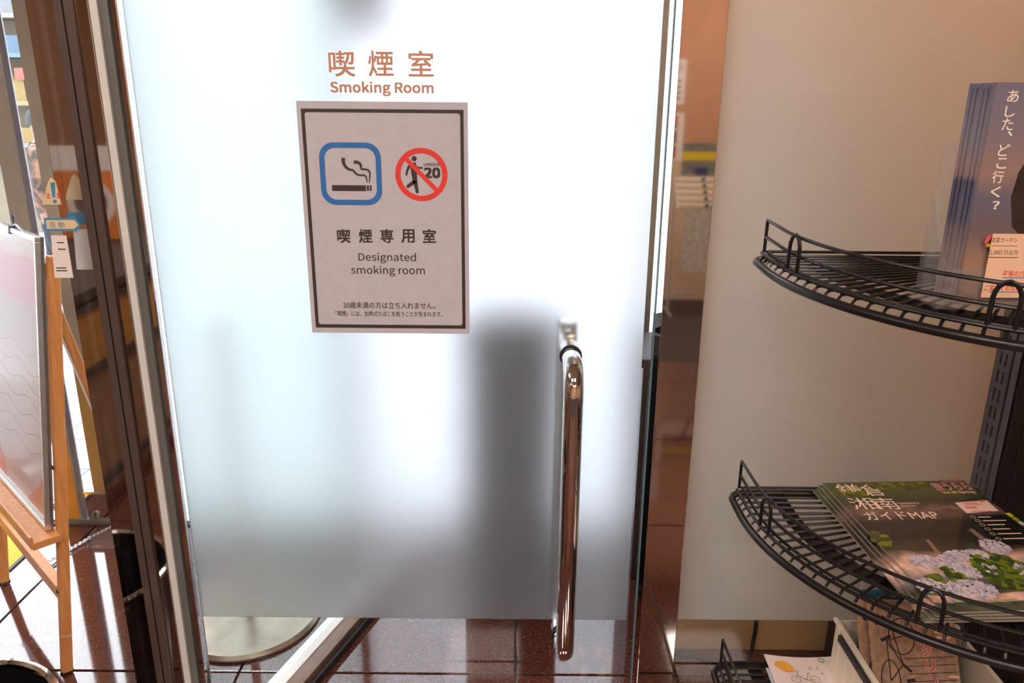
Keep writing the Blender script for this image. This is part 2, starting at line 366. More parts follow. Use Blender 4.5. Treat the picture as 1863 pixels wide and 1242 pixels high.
# frame border
def rect_pts(x0, x1, y0, y1): return rrect(x0, x1, y0, y1, .0004)
MB().ring(rect_pts(.0075, W-.0075, .010, Hh-.0125), rrect(.0135, W-.0135, .0165, Hh-.0185, .0045), *ZP).build('border', MM['ink'], poster)
c = pp(638.5, 316.5); s_ = .0545
MB().ring(rrect(c.x-s_, c.x+s_, c.y-s_, c.y+s_, .026, 8), rrect(c.x-s_+.0095, c.x+s_-.0095, c.y-s_+.0095, c.y+s_-.0095, .0185, 8), *ZP).build('blue_frame', MM['ink_blue'], poster)
Zs = 6.654
def zp(x, y): return pp(560+x/Zs, 240+y/Zs)
cg = MB()
for a, b in ((297, 704), (717, 740), (752, 772)):
    p0, p1 = zp(a, 712), zp(b, 645); cg.prism([(p0.x, p0.y), (p1.x, p0.y), (p1.x, p1.y), (p0.x, p1.y)], *ZP)
u = .297/312/Zs*1.0
stroke(cg, [zp(*q) for q in ((432,312),(429,345),(438,385),(462,425),(500,453),(552,463),(572,492),(595,512),(630,522),(688,524),(706,540),(714,570),(719,615))], [44*u,44*u,40*u,36*u,32*u,26*u,26*u,25*u,23*u,22*u,22*u,18*u,10*u], *ZP)
stroke(cg, [zp(*q) for q in ((557,364),(600,364),(632,382),(645,410),(644,436),(650,449),(705,452),(735,462),(752,488),(752,540),(746,615))], [40*u,38*u,36*u,33*u,26*u,24*u,24*u,24*u,22*u,18*u,12*u], *ZP)
cg.build('cigarette_symbol', MM['ink'], poster)
cc = zp(1376, 516); r1, r2 = 325*u, 258*u
rd = MB().ring(circ(cc.x, cc.y, r1), circ(cc.x, cc.y, r2), *ZP)
a = Vector((-.70, .71)); 
stroke(rd, [cc+Vector((-.697, .717))*(r2+.003), cc+Vector((.70, -.714))*(r2+.003)], 56*u, .0006, .0009)
rd.build('prohibition_sign', MM['ink_red'], poster)
fg = MB()
h_ = zp(1288, 322); fg.prism(circ(h_.x, h_.y, 32*u, 24), *ZP)
stroke(fg, [zp(*q) for q in ((1262,385),(1222,425),(1203,470),(1193,525))], [38*u,34*u,28*u,24*u], *ZP)
stroke(fg, [zp(*q) for q in ((1288,370),(1305,412),(1330,432),(1392,434))], [34*u,28*u,24*u,22*u], *ZP)
for poly in (((1240,395),(1300,385),(1322,490),(1328,600),(1270,590),(1250,480)), ((1270,590),(1328,600),(1346,740),(1312,740),(1285,640)), ((1272,583),(1325,600),(1288,632),(1210,682),(1189,652))):
    fg.prism([(zp(*q).x, zp(*q).y) for q in poly][::-1], *ZP)
fg.build('walking_figure', MM['ink'], poster)
text(poster, 'UNDER', pl(dpx(560+1405/Zs, 560+1595/Zs, 240+375/Zs, 240+413/Zs)), MM['ink'], .012, .0006)
text(poster, '20', pl(dpx(560+1405/Zs, 560+1605/Zs, 240+428/Zs, 240+560/Zs)), MM['ink'], .03, .00055)
for ch, x in zip('喫煙専用室', (625.7, 665.2, 704, 742.2, 781.3)):
    text(poster, ch, pl(dpx(x-12.2, x+12.2, 416.5, 441.5)), MM['ink'], .022, .0006)
text(poster, 'Designated', pl(dpx(652.5, 757, 459.5, 478.5)), MM['ink'], .004, .0006)
text(poster, 'smoking room', pl(dpx(639, 773, 483, 502.5)), MM['ink'], .004, .0006)
text(poster, '20歳未満の方は立ち入れません。', pl(dpx(625, 791.6, 549, 561)), MM['ink'], .006, .0006)
text(poster, '「喫煙」には、加熱式たばこを吸うことが含まれます。', pl(dpx(611, 805, 565.5, 575)), MM['ink'], .006, .0006)

# ------------------------------------------------------------------ frosted fixed panel right of the post
win1 = struct(empty('window_1', (.355, D, 0)), 'fixed frosted glass panel behind the black brochure rack', 'window')
def wbox(x0, x1, y0, y1, z0, z1): return MB().box(x0-.355, x1-.355, y0-D, y1-D, z0, z1)
wbox(.355, 2.6, D, D+.010, .0, 2.06).build('glass_pane', MM['glass_dark'], win1)
wbox(.357, 2.6, D+.0105, D+.012, .449, 2.06).build('frosted_film', MM['film_panel'], win1)
struct(MB().box(2.6, XR, D, D+.06, 0, 2.06).build('wall_side', MM['wall']))

# ------------------------------------------------------------------ the smoking room behind the glass
part_w = struct(MB().box(.405, 2.9, 1.862, 1.90, .0, 2.4).build('wall_partition', MM['beige_panel'], bevel=.003), 'beige board partition behind the frosted panel', 'partition')
tag(MB().box(.905, 1.0, 1.80, 1.855, 0, .62).build('cable_duct', MM['dark_grey'], bevel=.004), 'dark grey duct standing against the beige partition', 'duct')
cab = empty('low_cabinet', (.80, 2.35, 0)); tag(cab, 'dark low cabinet under the smoking room window', 'cabinet')
MB().box(-.40, .9, -.14, .14, .0, .74).build('body', MM['dark_grey'], cab, bevel=.004)
MB().box(-.41, .91, -.15, .15, .741, .77).build('top', MM['dark_grey'], cab, bevel=.004)
for k in range(3): MB().box(-.385+.43*k, .03+.43*k, -.156, -.1405, .05, .70).build('door', MM['dark_grey'], cab, bevel=.002)
ash = empty('ashtray_stand', (.005, 2.22, 0)); tag(ash, 'black standing ashtray blurred behind the frosted door', 'ashtray')
MB().lathe([(0, 0), (.17, 0), (.17, .02), (.155, .03), (.155, .80), (.165, .815), (0, .815)], n=36).build('body', MM['rack'], ash, True)
MB().lathe([(.12, .816), (.166, .816), (.166, .87), (.158, .875), (.12, .845)], n=36).build('tray', MM['dark_grey'], ash, True)
# pedestal table whose disc base shows below the film
tb = empty('pole_stand', (-.795, 2.0, 0)); tag(tb, 'slim pole stand with a brushed metal disc foot behind the door', 'stand')
disc = mat('brushed_disc', (150, 140, 126), .32, .8, noise=.2, scale=14)
MB().lathe([(0, 0), (.212, 0), (.214, .008), (.205, .018), (.10, .027), (.05, .032), (0, .032)], n=56).build('base', disc, tb, True)
MB().lathe([(.214, .001), (.2155, .004), (.214, .0075)], n=56).build('rim', MM['bronze'], tb, True)
MB().lathe([(0, .0325), (.014, .0325), (.014, .90), (0, .90)], n=24).build('column', MM['ceiling'], tb, True)
MB().lathe([(0, .9005), (.014, .9005), (.018, .92), (.012, .94), (0, .943)], n=20).build('finial', MM['ceiling'], tb, True)
# glazed side partition of the smoking room on its white track
A, B = Vector((-.625, 1.55, 0)), Vector((-.275, 2.53, 0)); dv = (B-A).normalized(); nv = Vector((dv.y, -dv.x, 0))
win3 = struct(empty('window_3', A), 'slanted clear glass screen on a white floor track inside the smoking room', 'window')
def off(o, z): return (nv*o+Vector((0,0,z)), (B-A)+nv*o+Vector((0,0,z)))
for o_, wd, zz, hh, nm, mt in ((-.052, .026, .012, .024, 'track_rail', MM['alu']), (-.022, .026, .018, .036, 'track_rail', mat('white_rail', (236, 236, 232), .3, noise=.03)), (.018, .04, .02, .04, 'base_rail', mat('brown_rail', (120, 96, 82), .35, .3, noise=.1)), (.0465, .012, .012, .024, 'seal', MM['black'])):
    p, q = off(o_, zz); MB().bar(p, q, wd, hh).build(nm, mt, win3, bevel=.002)
p, q = off(.012, 1.05); MB().bar(p, q, .008, 2.0).build('glass_pane', MM['glass'], win3)
# grey ventilation duct hanging from the ceiling
fill_c = MB().box(-.8, .8, -.05, .05, -.02, 0).build('added_fill_panel', MM['lamp']); fill_c.location = (1.1, 1.64, CEIL); tag(fill_c, 'added slim glowing panel above the beige partition, warming the frosted glass', 'lamp')  # invented glowing panel and its area light, added to warm the frosted panel
area('added_fill_light', (1.1, 1.64, CEIL-.03), 1.6, .1, 17, (1, .68, .45))
duct = empty('ventilation_duct', (-.42, 2.30, 1.70)); tag(duct, 'grey ventilation duct hanging behind the top of the frosted door', 'duct')
MB().box(-.06, .06, -.06, .06, .06, CEIL-1.705).build('pipe', MM['dark_grey'], duct, bevel=.01)
MB().lathe([(.02, 0), (.075, 0), (.075, .05), (.05, .06), (.02, .06)], n=24).build('grille', MM['grey_metal'], duct, True)
# black cable
tag(MB().tube([PZ(1376, 1128, .15)+Vector((0, 0, .0)), (.695, 1.835, .09), (.685, 1.82, .03), (.66, 1.80, .007), (.60, 1.80, .006), (.53, 1.83, .006), (.44, 1.84, .006)], .006, 8).build('power_cable', MM['black'], None, True), 'black power cable hanging down and lying before the beige partition', 'cable')

# ------------------------------------------------------------------ street glazing
win2 = struct(empty('window_2', (0, YW, 0)), 'street front glazing with steel stiles and a floor track', 'window')
def sbox(x0, x1, y0, y1, z0, z1): return MB().box(x0, x1, y0, y1, z0, z1)
sbox(XL, XR, -.03, .03, .0, .014).build('floor_track', MM['alu'], win2)
sbox(XL, XR, -.045, -.031, .0, .008).build('floor_track', MM['grey_metal'], win2)
sx = lambda px, py: PY(px, py, YW).x
m0a, m0b, m0c, m1a, m1b = sx(10, 300), sx(43, 300), sx(56, 300), sx(79, 300), sx(107, 300)
sbox(m0a, m0b, -.025, .0, .0145, 2.3).build('stile', MM['stile'], win2)
sbox(m0b+.001, m0c-.004, -.016, -.008, .0145, 2.3).build('stile_edge', mat('edge_grey', (150, 154, 172), .35, .2, noise=.04), win2, bevel=.002)
sbox(m1a, m1b, -.025, .025, .12, 2.3).build('stile', MM['stile'], win2)
refl_a = mat('ochre_reflection_paint', (230, 164, 74), .5, noise=.06); refl_b = mat('straw_reflection_paint', (206, 180, 120), .4, noise=.06)  # yellow reflections low on the metal stiles, painted as coloured strips
sbox(m0a+.002, m0b-.002, -.0275, -.0255, .016, .74).build('painted_reflection', refl_a, win2); sbox(m1a+.002, m1b-.002, -.0275, -.0255, .135, .62).build('painted_reflection', refl_b, win2)
rail = sbox(m0c+.001, -1.305, -.022, .022, .0145, .118).build('bottom_rail', MM['mirror'], win2, bevel=.002)
MB().box(m0c+.001, -1.305, -.026, .026, .1185, .128).build('rail_cap', MM['alu'], win2)
lk = PY(175, 935, YW-.022)
MB().tube([(lk.x, -.022, lk.z), (lk.x, -.028, lk.z)], .014, 20).build('lock', MM['alu'], rail, True)
MB().box(lk.x-.002, lk.x+.002, -.0295, -.028, lk.z-.008, lk.z+.008).build('keyhole', MM['black'], rail)
sbox(XL, m0a-.001, -.005, .005, .02, 2.3).build('glass_pane', MM['glass'], win2)
sbox(m0c, m1a, -.005, .005, .13, 2.3).build('glass_pane', MM['glass'], win2)
sbox(m1b, -1.30, -.005, .005, .13, 2.3).build('glass_pane', MM['glass'], win2)
sbox(-1.30, -1.26, -.03, .03, .0145, 2.3).build('stile', MM['grey_metal'], win2)
sbox(-1.26, -.58, -.005, .005, .0145, 2.3).build('frosted_pane', MM['win_film_teal'], win2)
sbox(-.58, -.555, -.03, .03, .0145, 2.3).build('stile', MM['grey_metal'], win2)
sbox(-.555, .44, -.005, .005, .0145, 2.3).build('frosted_pane', MM['win_film'], win2)
sbox(.44, .47, -.03, .03, .0145, 2.3).build('stile', MM['grey_metal'], win2)
sbox(.47, 1.6, -.005, .005, .0145, 2.3).build('frosted_pane', MM['win_film'], win2)
sbox(1.6, XR, -.03, .03, .0145, 2.3).build('blank_panel', MM['wall'], win2)
sbox(XL, XR, -.04, .04, 2.3, CEIL).build('header', MM['bronze'], win2)
# glass leaf with stickers before the vestibule
door2 = struct(empty('door_2', (-1.3, D-.055, 0)), 'clear glass leaf carrying caution stickers left of the mirror post', 'door')
MB().box(-.56, .525, 0, .008, .0, 2.055).build('glass_pane', MM['glass'], door2)
MB().box(-.60, -.561, -.01, .018, .0, 2.055).build('stile', MM['bronze'], door2)
LP = Vector((-1.3, D-.055, 0))
lpl = empty('sticker_sheet', (0, -.0006, 0), (PI/2, 0, 0)); lpl.parent = door2
def lb(x0, x1, y0, y1):
    b = dpx(x0, x1, y0, y1, LP.y); return (b[0]-LP.x, b[1]-LP.x, b[2], b[3])
def lpp(x, y): v = PY(x, y, LP.y); return (v.x-LP.x, v.z)
st_y = mat('sticker_yellow', (226, 200, 160), .5, noise=.05); st_b = mat('sticker_blue', (70, 140, 180), .5, noise=.05); st_r = mat('sticker_red', (220, 80, 80), .5)
MB().prism([lpp(*q) for q in ((77, 372), (112, 372), (102, 330), (93, 322), (88, 330))], 0, .0003).build('warning_sticker', st_y, lpl)
q = MB(); q.prism([lpp(*k) for k in ((92, 332), (101, 331), (101, 359), (96, 359))], .0003, .0005); cxy = lpp(100.5, 366); q.prism(circ(*cxy, .0035, 16), .0003, .0005); q.build('exclamation_mark', st_b, lpl)
text(lpl, '注', lb(84, 92, 350, 361), st_r, .02, .0005); text(lpl, '意', lb(104, 111, 350, 361), st_r, .02, .0005)
MB().prism([lpp(*k) for k in ((80, 396), (134, 396), (134, 392), (147, 409), (138, 424), (136, 420), (82, 420))], 0, .0003).build('arrow_sticker', st_b, lpl)
MB().prism([lpp(*k) for k in ((84, 400), (136, 400), (143, 409), (136, 416), (86, 416))], .0003, .0005).build('arrow_fill', st_y, lpl)
text(lpl, '自 動', lb(92, 118, 403, 414), st_b, .0, .0007)
nt_ = MB().prism([lpp(*k) for k in ((93, 428), (121, 428), (134, 505), (100, 505))], 0, .0003).build('paper_notice', MM['paper'], lpl)
q = MB()
for x0, x1, y in ((104, 117, 440), (106, 120, 452), (103, 121, 486), (103, 123, 491)):
    b = lb(x0, x1, y, y+2); q.prism([(b[0], b[2]), (b[1], b[2]), (b[1], b[3]), (b[0], b[3])], .0003, .0005)
q.build('print_line', MM['ink'], lpl)

# ------------------------------------------------------------------ black wire display rack
RX, RY = .825, 1.215
rack = empty('display_rack', (RX, RY, 0)); tag(rack, 'black display rack with quarter round wire shelves before the frosted panel', 'rack')
def arc_pts(R, z, back=.085, right=.16, n=40, a0=180, a1=270):
    p = [(-R, back, z)] if back else []
    for k in range(n+1):
        a = math.radians(a0+(a1-a0)*k/n); p.append((R*math.cos(a), R*math.sin(a), z))
    if right: p.append((right, -R, z))
    return p
RM = .415
NW = 27
wire_me = MB().tube([(.07, 0, 0), (RM-.012, 0, 0), (RM-.006, 0, -.006)], .0024, 6).mesh('wire', MM['rack'], True)
back_me = MB().tube([(.0, 0, 0), (RM-.012, 0, 0), (RM-.006, 0, -.006)], .0024, 6).mesh('wire', MM['rack'], True)
def shelf(z, clips):
    sh = MB()
    cor = [(-RM+.03-.03*math.sin(t), .055+.03*math.cos(t), -.010) for t in (PI/2*k/6 for k in range(7))]
    sh.tube([(.05, .085, -.010)]+cor+arc_pts(RM, -.011, 0)+[(.172, -RM+.012, -.011), (.172, .045, -.011)], .0066, 10)
    sh.tube(arc_pts(RM-.0105, .0045, .07), .003, 8)
    sh.tube(arc_pts(RM-.022, .0045, .078), .0026, 8)
    sh.tube([(-RM+.022, .078, .0045), (.05, .078, .0045)], .0026, 8)
    o = sh.build('wire_shelf', MM['rack'], rack, True, (0, 0, z))
    for k in range(NW):
        inst(wire_me, 'wire', o, (0, 0, 0), (0, 0, math.radians(180+90*(k+.5)/NW)))
    for k in range(4):
        inst(back_me, 'wire', o, (0, .012+.018*k, 0), (0, 0, PI))
    for k in range(6):
        inst(back_me, 'wire', o, (.012+.026*k, 0, 0), (0, 0, -PI/2))
    bd = MB(); R1, R2 = .318, .345
    pin, pout = arc_pts(R1, 0), arc_pts(R2, 0)
    for i in range(len(pin)-1):
        a, b, c_, d_ = pin[i], pin[i+1], pout[i+1], pout[i]
        bd.prism([(a[0], a[1]), (d_[0], d_[1]), (c_[0], c_[1]), (b[0], b[1])], -.0065, -.003)
    bd.build('support_band', MM['rack'], o)
    for h in (.030, .058):
        pts = [(-.398, .078, .004)] if h > .05 else []
        pts += arc_pts(.398, h, .078, .16)
        if h > .05: pts.append((.16, -.398, -.006))
        MB().tube(pts, .0029, 8).build('fence_rail', MM['rack'], o, True)
    for px, py in clips:
        v = PZ(px, py, z); a = math.atan2(v.y-RY, v.x-RX); R = .4045; da = .036; p = []
        for s in (-1, 1):
            q = [(R*math.cos(a+s*da), R*math.sin(a+s*da), h) for h in (.002, .02, .040)]
            if s == -1: p += q
            else:
                for k in range(1, 8):
                    t = PI*k/8; aa = a-da*math.cos(t); p.append((R*math.cos(aa), R*math.sin(aa), .040+.022*math.sin(t)))
                p += q[::-1]
        MB().tube(p, .003, 8).build('clip', MM['rack'], o, True)
    return o
Z1, Z2, Z3 = 1.258, .816, .424
shelf(Z1, ((1452, 497), (1815, 600))).rotation_euler = (math.radians(2.4), 0, 0)
shelf(Z2, ((1385, 968), (1684, 1150)))
shelf(Z3, ((1330, 1300), (1640, 1600)))
# slotted post
post = MB().box(.062, .20, .048, .118, .0, 1.95).build('post', MM['rack'], rack, bevel=.004)
sp = MB()
y0, y1, x0 = .073, .118, .060
yy = [y0, y0+.012, y0+.0165, y0+.0265, y0+.031, y1]
rows = [(.06+.0345*k, .06+.0345*k+.023) for k in range(54)]
for a, b in ((0, 1), (2, 3), (4, 5)): sp.box(x0-.003, x0+.0015, yy[a], yy[b], 0, 1.95)
for a, b in ((1, 2), (3, 4)):
    z = 0
    for r0, r1 in rows: sp.box(x0-.003, x0+.0015, yy[a], yy[b], z, r0); z = r1
    sp.box(x0-.003, x0+.0015, yy[a], yy[b], z, 1.95)
sp.build('slotted_plate', MM['rack_post'], rack)
MB().box(.0585, .0615, .0545, .0695, 0, 1.95).build('corner_strip', MM['rack_post'], rack, bevel=.001)
q = MB()
for k in range(40): q.box(.085, .090, .0465, .0485, .08+.045*k, .08+.045*k+.026)
q.build('slot_row', MM['black'], rack)
MB().box(-.05, .40, -.30, .12, 0, .05).build('base', MM['rack'], rack, bevel=.006)

# ------------------------------------------------------------------ brochure holder on the top shelf
BY0, BZ0 = .955, Z1+.003
bx = PY(1812, 160, BY0).x
BW, BH, BD = .21, PY(1812, 143, BY0).z-BZ0-.004, .058
hold = empty('brochure_holder', (bx, BY0, BZ0-.0035)); tag(hold, 'clear acrylic brochure holder on the top wire shelf', 'holder')
MB().box(-.0155, BW+.0055, BD+.002, BD+.005, .0, .20).build('back_plate', MM['acrylic'], hold)
MB().box(-.03, BW+.012, -.012, BD+.012, .0, .003).build('base', MM['acrylic'], hold)
prof = [(-.004, .003), (BD+.012, .003), (BD+.012, .135), (BD+.004, .138)]
prof += [(BD+.004-(BD+.006)*t, .138-.088*math.sin(PI/2*t)) for t in (.15, .3, .45, .6, .75, .9, 1)]
for xs in (-.018, BW+.0055):
    mb = MB(); mb.prism([(y, z) for y, z in prof], 0, .0025); mb.v = [(xs+v[2], v[0], v[1]) for v in mb.v]; mb.build('side', MM['acrylic'], hold)
MB().box(-.0155, BW+.0055, -.0045, -.002, .003, .05).build('front_lip', MM['acrylic'], hold)

def ramp_mat(name, stops, axis='Y', lo=0, hi=1, rough=.35, noise=.0, nscale=20, coat=.4, distort=0):
    M = mat(name, (128, 128, 128), rough, coat=coat); nt = M.node_tree; b = nt.nodes['Principled BSDF']
    tc = nt.nodes.new('ShaderNodeTexCoord'); sp = nt.nodes.new('ShaderNodeSeparateXYZ'); mr = nt.nodes.new('ShaderNodeMapRange')
    mr.inputs['From Min'].default_value = lo; mr.inputs['From Max'].default_value = hi
    nt.links.new(tc.outputs['Object'], sp.inputs[0]); nt.links.new(sp.outputs[axis], mr.inputs['Value'])
    fac = mr.outputs[0]
    n = nt.nodes.new('ShaderNodeTexNoise'); n.inputs['Scale'].default_value = nscale; n.inputs['Detail'].default_value = 5
    nt.links.new(tc.outputs['Object'], n.inputs['Vector'])
    if distort:
        ad = nt.nodes.new('ShaderNodeMath'); ad.operation = 'MULTIPLY_ADD'; ad.inputs[1].default_value = distort
        nt.links.new(n.outputs['Fac'], ad.inputs[0]); nt.links.new(fac, ad.inputs[2])
        sb = nt.nodes.new('ShaderNodeMath'); sb.operation = 'SUBTRACT'; sb.inputs[1].default_value = distort/2; nt.links.new(ad.outputs[0], sb.inputs[0]); fac = sb.outputs[0]
    r = nt.nodes.new('ShaderNodeValToRGB'); e = r.color_ramp.elements
    e[0].position = stops[0][0]; e[0].color = rgb(*stops[0][1]); e[1].position = stops[-1][0]; e[1].color = rgb(*stops[-1][1])
    for p, c_ in stops[1:-1]: k = e.new(p); k.color = rgb(*c_)
    nt.links.new(fac, r.inputs[0]); col_o = r.outputs[0]
    if noise:      # mottled print
        n3 = nt.nodes.new('ShaderNodeTexNoise'); n3.inputs['Scale'].default_value = nscale*3.2; n3.inputs['Detail'].default_value = 3; nt.links.new(tc.outputs['Object'], n3.inputs['Vector'])
        mr3 = nt.nodes.new('ShaderNodeMapRange'); mr3.inputs['From Min'].default_value = .3; mr3.inputs['From Max'].default_value = .7; mr3.inputs['To Min'].default_value = 1-noise; mr3.inputs['To Max'].default_value = 1+noise; nt.links.new(n3.outputs['Fac'], mr3.inputs['Value'])
        hs = nt.nodes.new('ShaderNodeHueSaturation'); nt.links.new(mr3.outputs[0], hs.inputs['Value']); nt.links.new(col_o, hs.inputs['Color']); col_o = hs.outputs[0]
    nt.links.new(col_o, b.inputs['Base Color']); return M
bro_mat = ramp_mat('brochure_print', [(0, (134, 100, 84)), (.2, (160, 124, 104)), (.36, (112, 94, 98)), (.5, (102, 100, 116)), (.62, (150, 120, 112)), (.8, (126, 116, 126)), (1, (116, 112, 128))], 'Y', 0, BH, .3, nscale=9, distort=.12)
bro_edge = ramp_mat('brochure_edges', [(0, (186, 164, 154)), (.3, (146, 124, 122)), (.42, (84, 82, 108)), (.56, (74, 72, 102)), (.62, (162, 130, 132)), (.75, (146, 138, 150)), (1, (104, 100, 126))], 'Y', 0, BH, .5, nscale=60, distort=.15)
NB = 7; bt = BD/NB
for k in range(NB):
    o = MB().box(0, BW, 0, BH-(.003*(k % 3)), .0006, bt-.0012).build('brochure', [bro_mat if k == 0 else bro_edge], None)
    o.location = (bx+.001*((k*5) % 3), BY0+bt*(k+1)-.001, BZ0); o.rotation_euler = (PI/2, 0, 0)
    tag(o, 'front brochure with a portrait cover in the clear holder' if k == 0 else 'brochure edge in the clear holder, %s behind the front one' % ('first', 'second', 'third', 'fourth', 'fifth', 'last')[k-1], 'brochure', 'brochures in the clear holder')
    if k == 0: bro = o
ZF = bt-.0012
def bl(px, py): v = PY(px, py, BY0); return Vector((v.x-bro.location.x, v.z-BZ0))
def bbox_(x0, x1, y0, y1): a = bl(x0, (y0+y1)/2); b = bl(x1, (y0+y1)/2); c_ = bl((x0+x1)/2, y1); d_ = bl((x0+x1)/2, y0); return (a.x, b.x, c_.y, d_.y)
hair = mat('printed_hair', (48, 34, 32), .4, noise=.3, scale=60); skin_p = mat('printed_skin', (196, 132, 104), .4, noise=.1, scale=30); dress = mat('printed_dress', (190, 146, 120), .4, noise=.1, scale=20)
fc = bl(1884, 345)
MB().prism([(fc.x-.012+x, fc.y+y) for x, y in ((-.008,-.045),(-.016,-.01),(-.013,.02),(-.004,.04),(.012,.05),(.03,.045),(.042,.02),(.044,-.02),(.036,-.05),(.02,-.058),(.004,-.056))][::-1], ZF, ZF+.0003).build('printed_hair', hair, bro)
MB().prism([(fc.x+.004+x*.016, fc.y-.004+y*.03) for x, y in circ(0, 0, 1, 24)], ZF+.0003, ZF+.0005).build('printed_face', skin_p, bro)
q = MB()
for ex in (-.006, .007): q.prism([(fc.x+.004+ex+x*.0028, fc.y+.002+y*.0016) for x, y in circ(0, 0, 1, 12)], ZF+.0005, ZF+.0006)
q.prism([(fc.x+.004+x*.005, fc.y-.019+y*.0016) for x, y in circ(0, 0, 1, 12)], ZF+.0005, ZF+.0006)
q.build('printed_features', hair, bro)
MB().prism([(fc.x+x, fc.y+y) for x, y in ((-.025,-.10),(-.018,-.066),(.0,-.056),(.03,-.056),(.05,-.066),(.06,-.10))], ZF, ZF+.0002).build('printed_dress', dress, bro)
white_ink = mat('white_ink', (240, 226, 214), .5, noise=.02)
for ch, x, y, s in (('あ', 1843, 175, 9), ('し', 1837, 203, 8), ('た', 1833, 226, 9), ('、', 1837, 243, 4), ('ど', 1826, 273, 9), ('こ', 1822, 297, 8), ('行', 1815, 322, 9), ('く', 1811, 349, 8), ('?', 1811, 373, 6)):
    text(bro, ch, bbox_(x-s*1.15, x+s*1.15, y-s*1.25, y+s*1.25), white_ink, .012, ZF+.0006)
# paper slip on the holder
sl = MB().box(0, .11, 0, .135, 0, .0003); slip = sl.build('paper_slip', mat('peach_paper', (240, 194, 160), .7, noise=.03))
s0 = PY(1784, 541, BY0-.006); slip.location = (s0.x, BY0-.0058, s0.z); slip.rotation_euler = (PI/2, 0, 0)
tag(slip, 'peach paper slip with a telephone number on the brochure holder', 'paper')
def sbx(x0, x1, y0, y1):
    f = lambda x, y: PY(x, y, BY0-.006)-s0
    return (f(x0, (y0+y1)/2).x, f(x1, (y0+y1)/2).x, f((x0+x1)/2, y1).z, f((x0+x1)/2, y0).z)
slip.data.transform(Matrix.Diagonal((1, (PY(1820, 425, BY0-.006).z-s0.z)/.135, 1, 1)))
pink_ink = mat('pink_ink', (226, 90, 90), .5); ylw_ink = mat('olive_ink', (190, 160, 40), .5)
b = sbx(1792, 1801, 430, 446); MB().prism([((b[0]+b[1])/2+x*.0045*.6+y*.002, b[2]*.3+b[3]*.7+y*.006) for x, y in circ(0, 0, 1, 16)], .0003, .0005).build('petal_mark', pink_ink, slip)
MB().prism([((b[0]+b[1])/2+.002+x*.003, b[2]+y*.0022) for x, y in circ(0, 0, 1, 16)], .0003, .0005).build('leaf_mark', ylw_ink, slip)
text(slip, '花菜ガーデン', sbx(1804, 1851, 432, 441), MM['ink'], 0, .0005)
text(slip, 'TEL 0463-73-6170', sbx(1794, 1851, 455, 463), MM['ink_black'], 0, .0005)
text(slip, '平塚の穴場', sbx(1824, 1874, 492, 503), MM['ink_red'], .004, .0005)
text(slip, 'ご家族でお気軽にお', sbx(1791, 1876, 518, 529), MM['ink_red'], .004, .0005)
q = MB()
for y, x0, x1, hh in ((447, 1804, 1850, .8), (468, 1793, 1852, 1.2), (505, 1824, 1876, 1.4), (531, 1800, 1876, 1.4)):
    bb = sbx(x0, x1, y-hh/2, y+hh/2); q.prism([(bb[0], bb[2]), (bb[1], bb[2]), (bb[1], bb[3]), (bb[0], bb[3])], .0003, .0005, 0 if y < 480 else 1)
q.build('printed_line', [MM['ink'], MM['ink_blue']], slip)

# ------------------------------------------------------------------ guide map magazines on the middle shelf
MW, ML, MT = .268, .376, .0042
NM = 4; ang = math.radians(3.2)
ZTOP = Z2+.0078+NM*MT
cover_mat = ramp_mat('cover_print', [(0, (66, 74, 30)), (.10, (74, 84, 32)), (.2, (46, 42, 30)), (.27, (126, 96, 84)), (.33, (92, 70, 60)), (.38, (40, 34, 28)), (.5, (34, 30, 24)), (.6, (66, 56, 40)), (.66, (204, 160, 138)), (.74, (216, 176, 158)), (.80, (120, 110, 112)), (.86, (62, 66, 44)), (.90, (84, 88, 60)), (.905, (214, 166, 142)), (.945, (216, 168, 146)), (.95, (70, 72, 56)), (1, (96, 96, 74))], 'Y', 0, -ML, .22, noise=.4, nscale=16, distort=.06, coat=.6)
page_edge = mat('page_edges', (158, 146, 134), .7, noise=.1, scale=120)
mags = []
for k in range(NM):
    z = Z2+.0078+k*MT; sh = (NM-1-k)
    o = MB().box(0, MW, -ML, 0, 0, MT-.0009).build('magazine', page_edge)
    c0 = PZ(1497, 878, ZTOP); o.location = (c0.x-.0055*sh-.001*(sh % 2), c0.y-.001*sh, z); o.rotation_euler = (0, 0, ang-.006*sh)
    MB().box(-.0004, MW, -ML-.0004, .0004, MT-.0009, MT-.0003).build('cover', cover_mat, o)
    tag(o, ['bottom guide map magazine of the pile on the middle shelf', 'second lowest guide map magazine of the pile on the middle shelf', 'guide map magazine directly under the topmost copy', 'topmost guide map magazine with hydrangea cover on the middle shelf'][k], 'magazine', 'guide map magazines on the middle shelf')
    mags.append(o)
top = mags[-1]; bpy.context.view_layer.update()
MI = (Matrix.Translation(top.location) @ Matrix.Rotation(top.rotation_euler.z, 4, 'Z')).inverted(); ZM = MT-.0002
def ml(px, py): v = MI @ PZ(px, py, ZTOP); return Vector((v.x, v.y))
def mz(x, y): return ml(1500+x/4.283, 860+y/4.283)
def mbx(x0, x1, y0, y1):
    a, b = mz(x0, (y0+y1)/2), mz(x1, (y0+y1)/2); c_, d_ = mz((x0+x1)/2, y1), mz((x0+x1)/2, y0); return (a.x, b.x, c_.y, d_.y)
cream_ink = mat('cream_ink', (250, 216, 190), .45, noise=.02)
for ch, bb in (('鎌', (105, 290, 85, 178)), ('倉', (285, 455, 85, 178)), ('湘', (200, 400, 192, 283)), ('南', (388, 565, 192, 283))):
    text(top, ch, mbx(*bb), cream_ink, 0, ZM)
text(top, 'ガイドMAP', mbx(308, 885, 296, 362), cream_ink, 0, ZM)
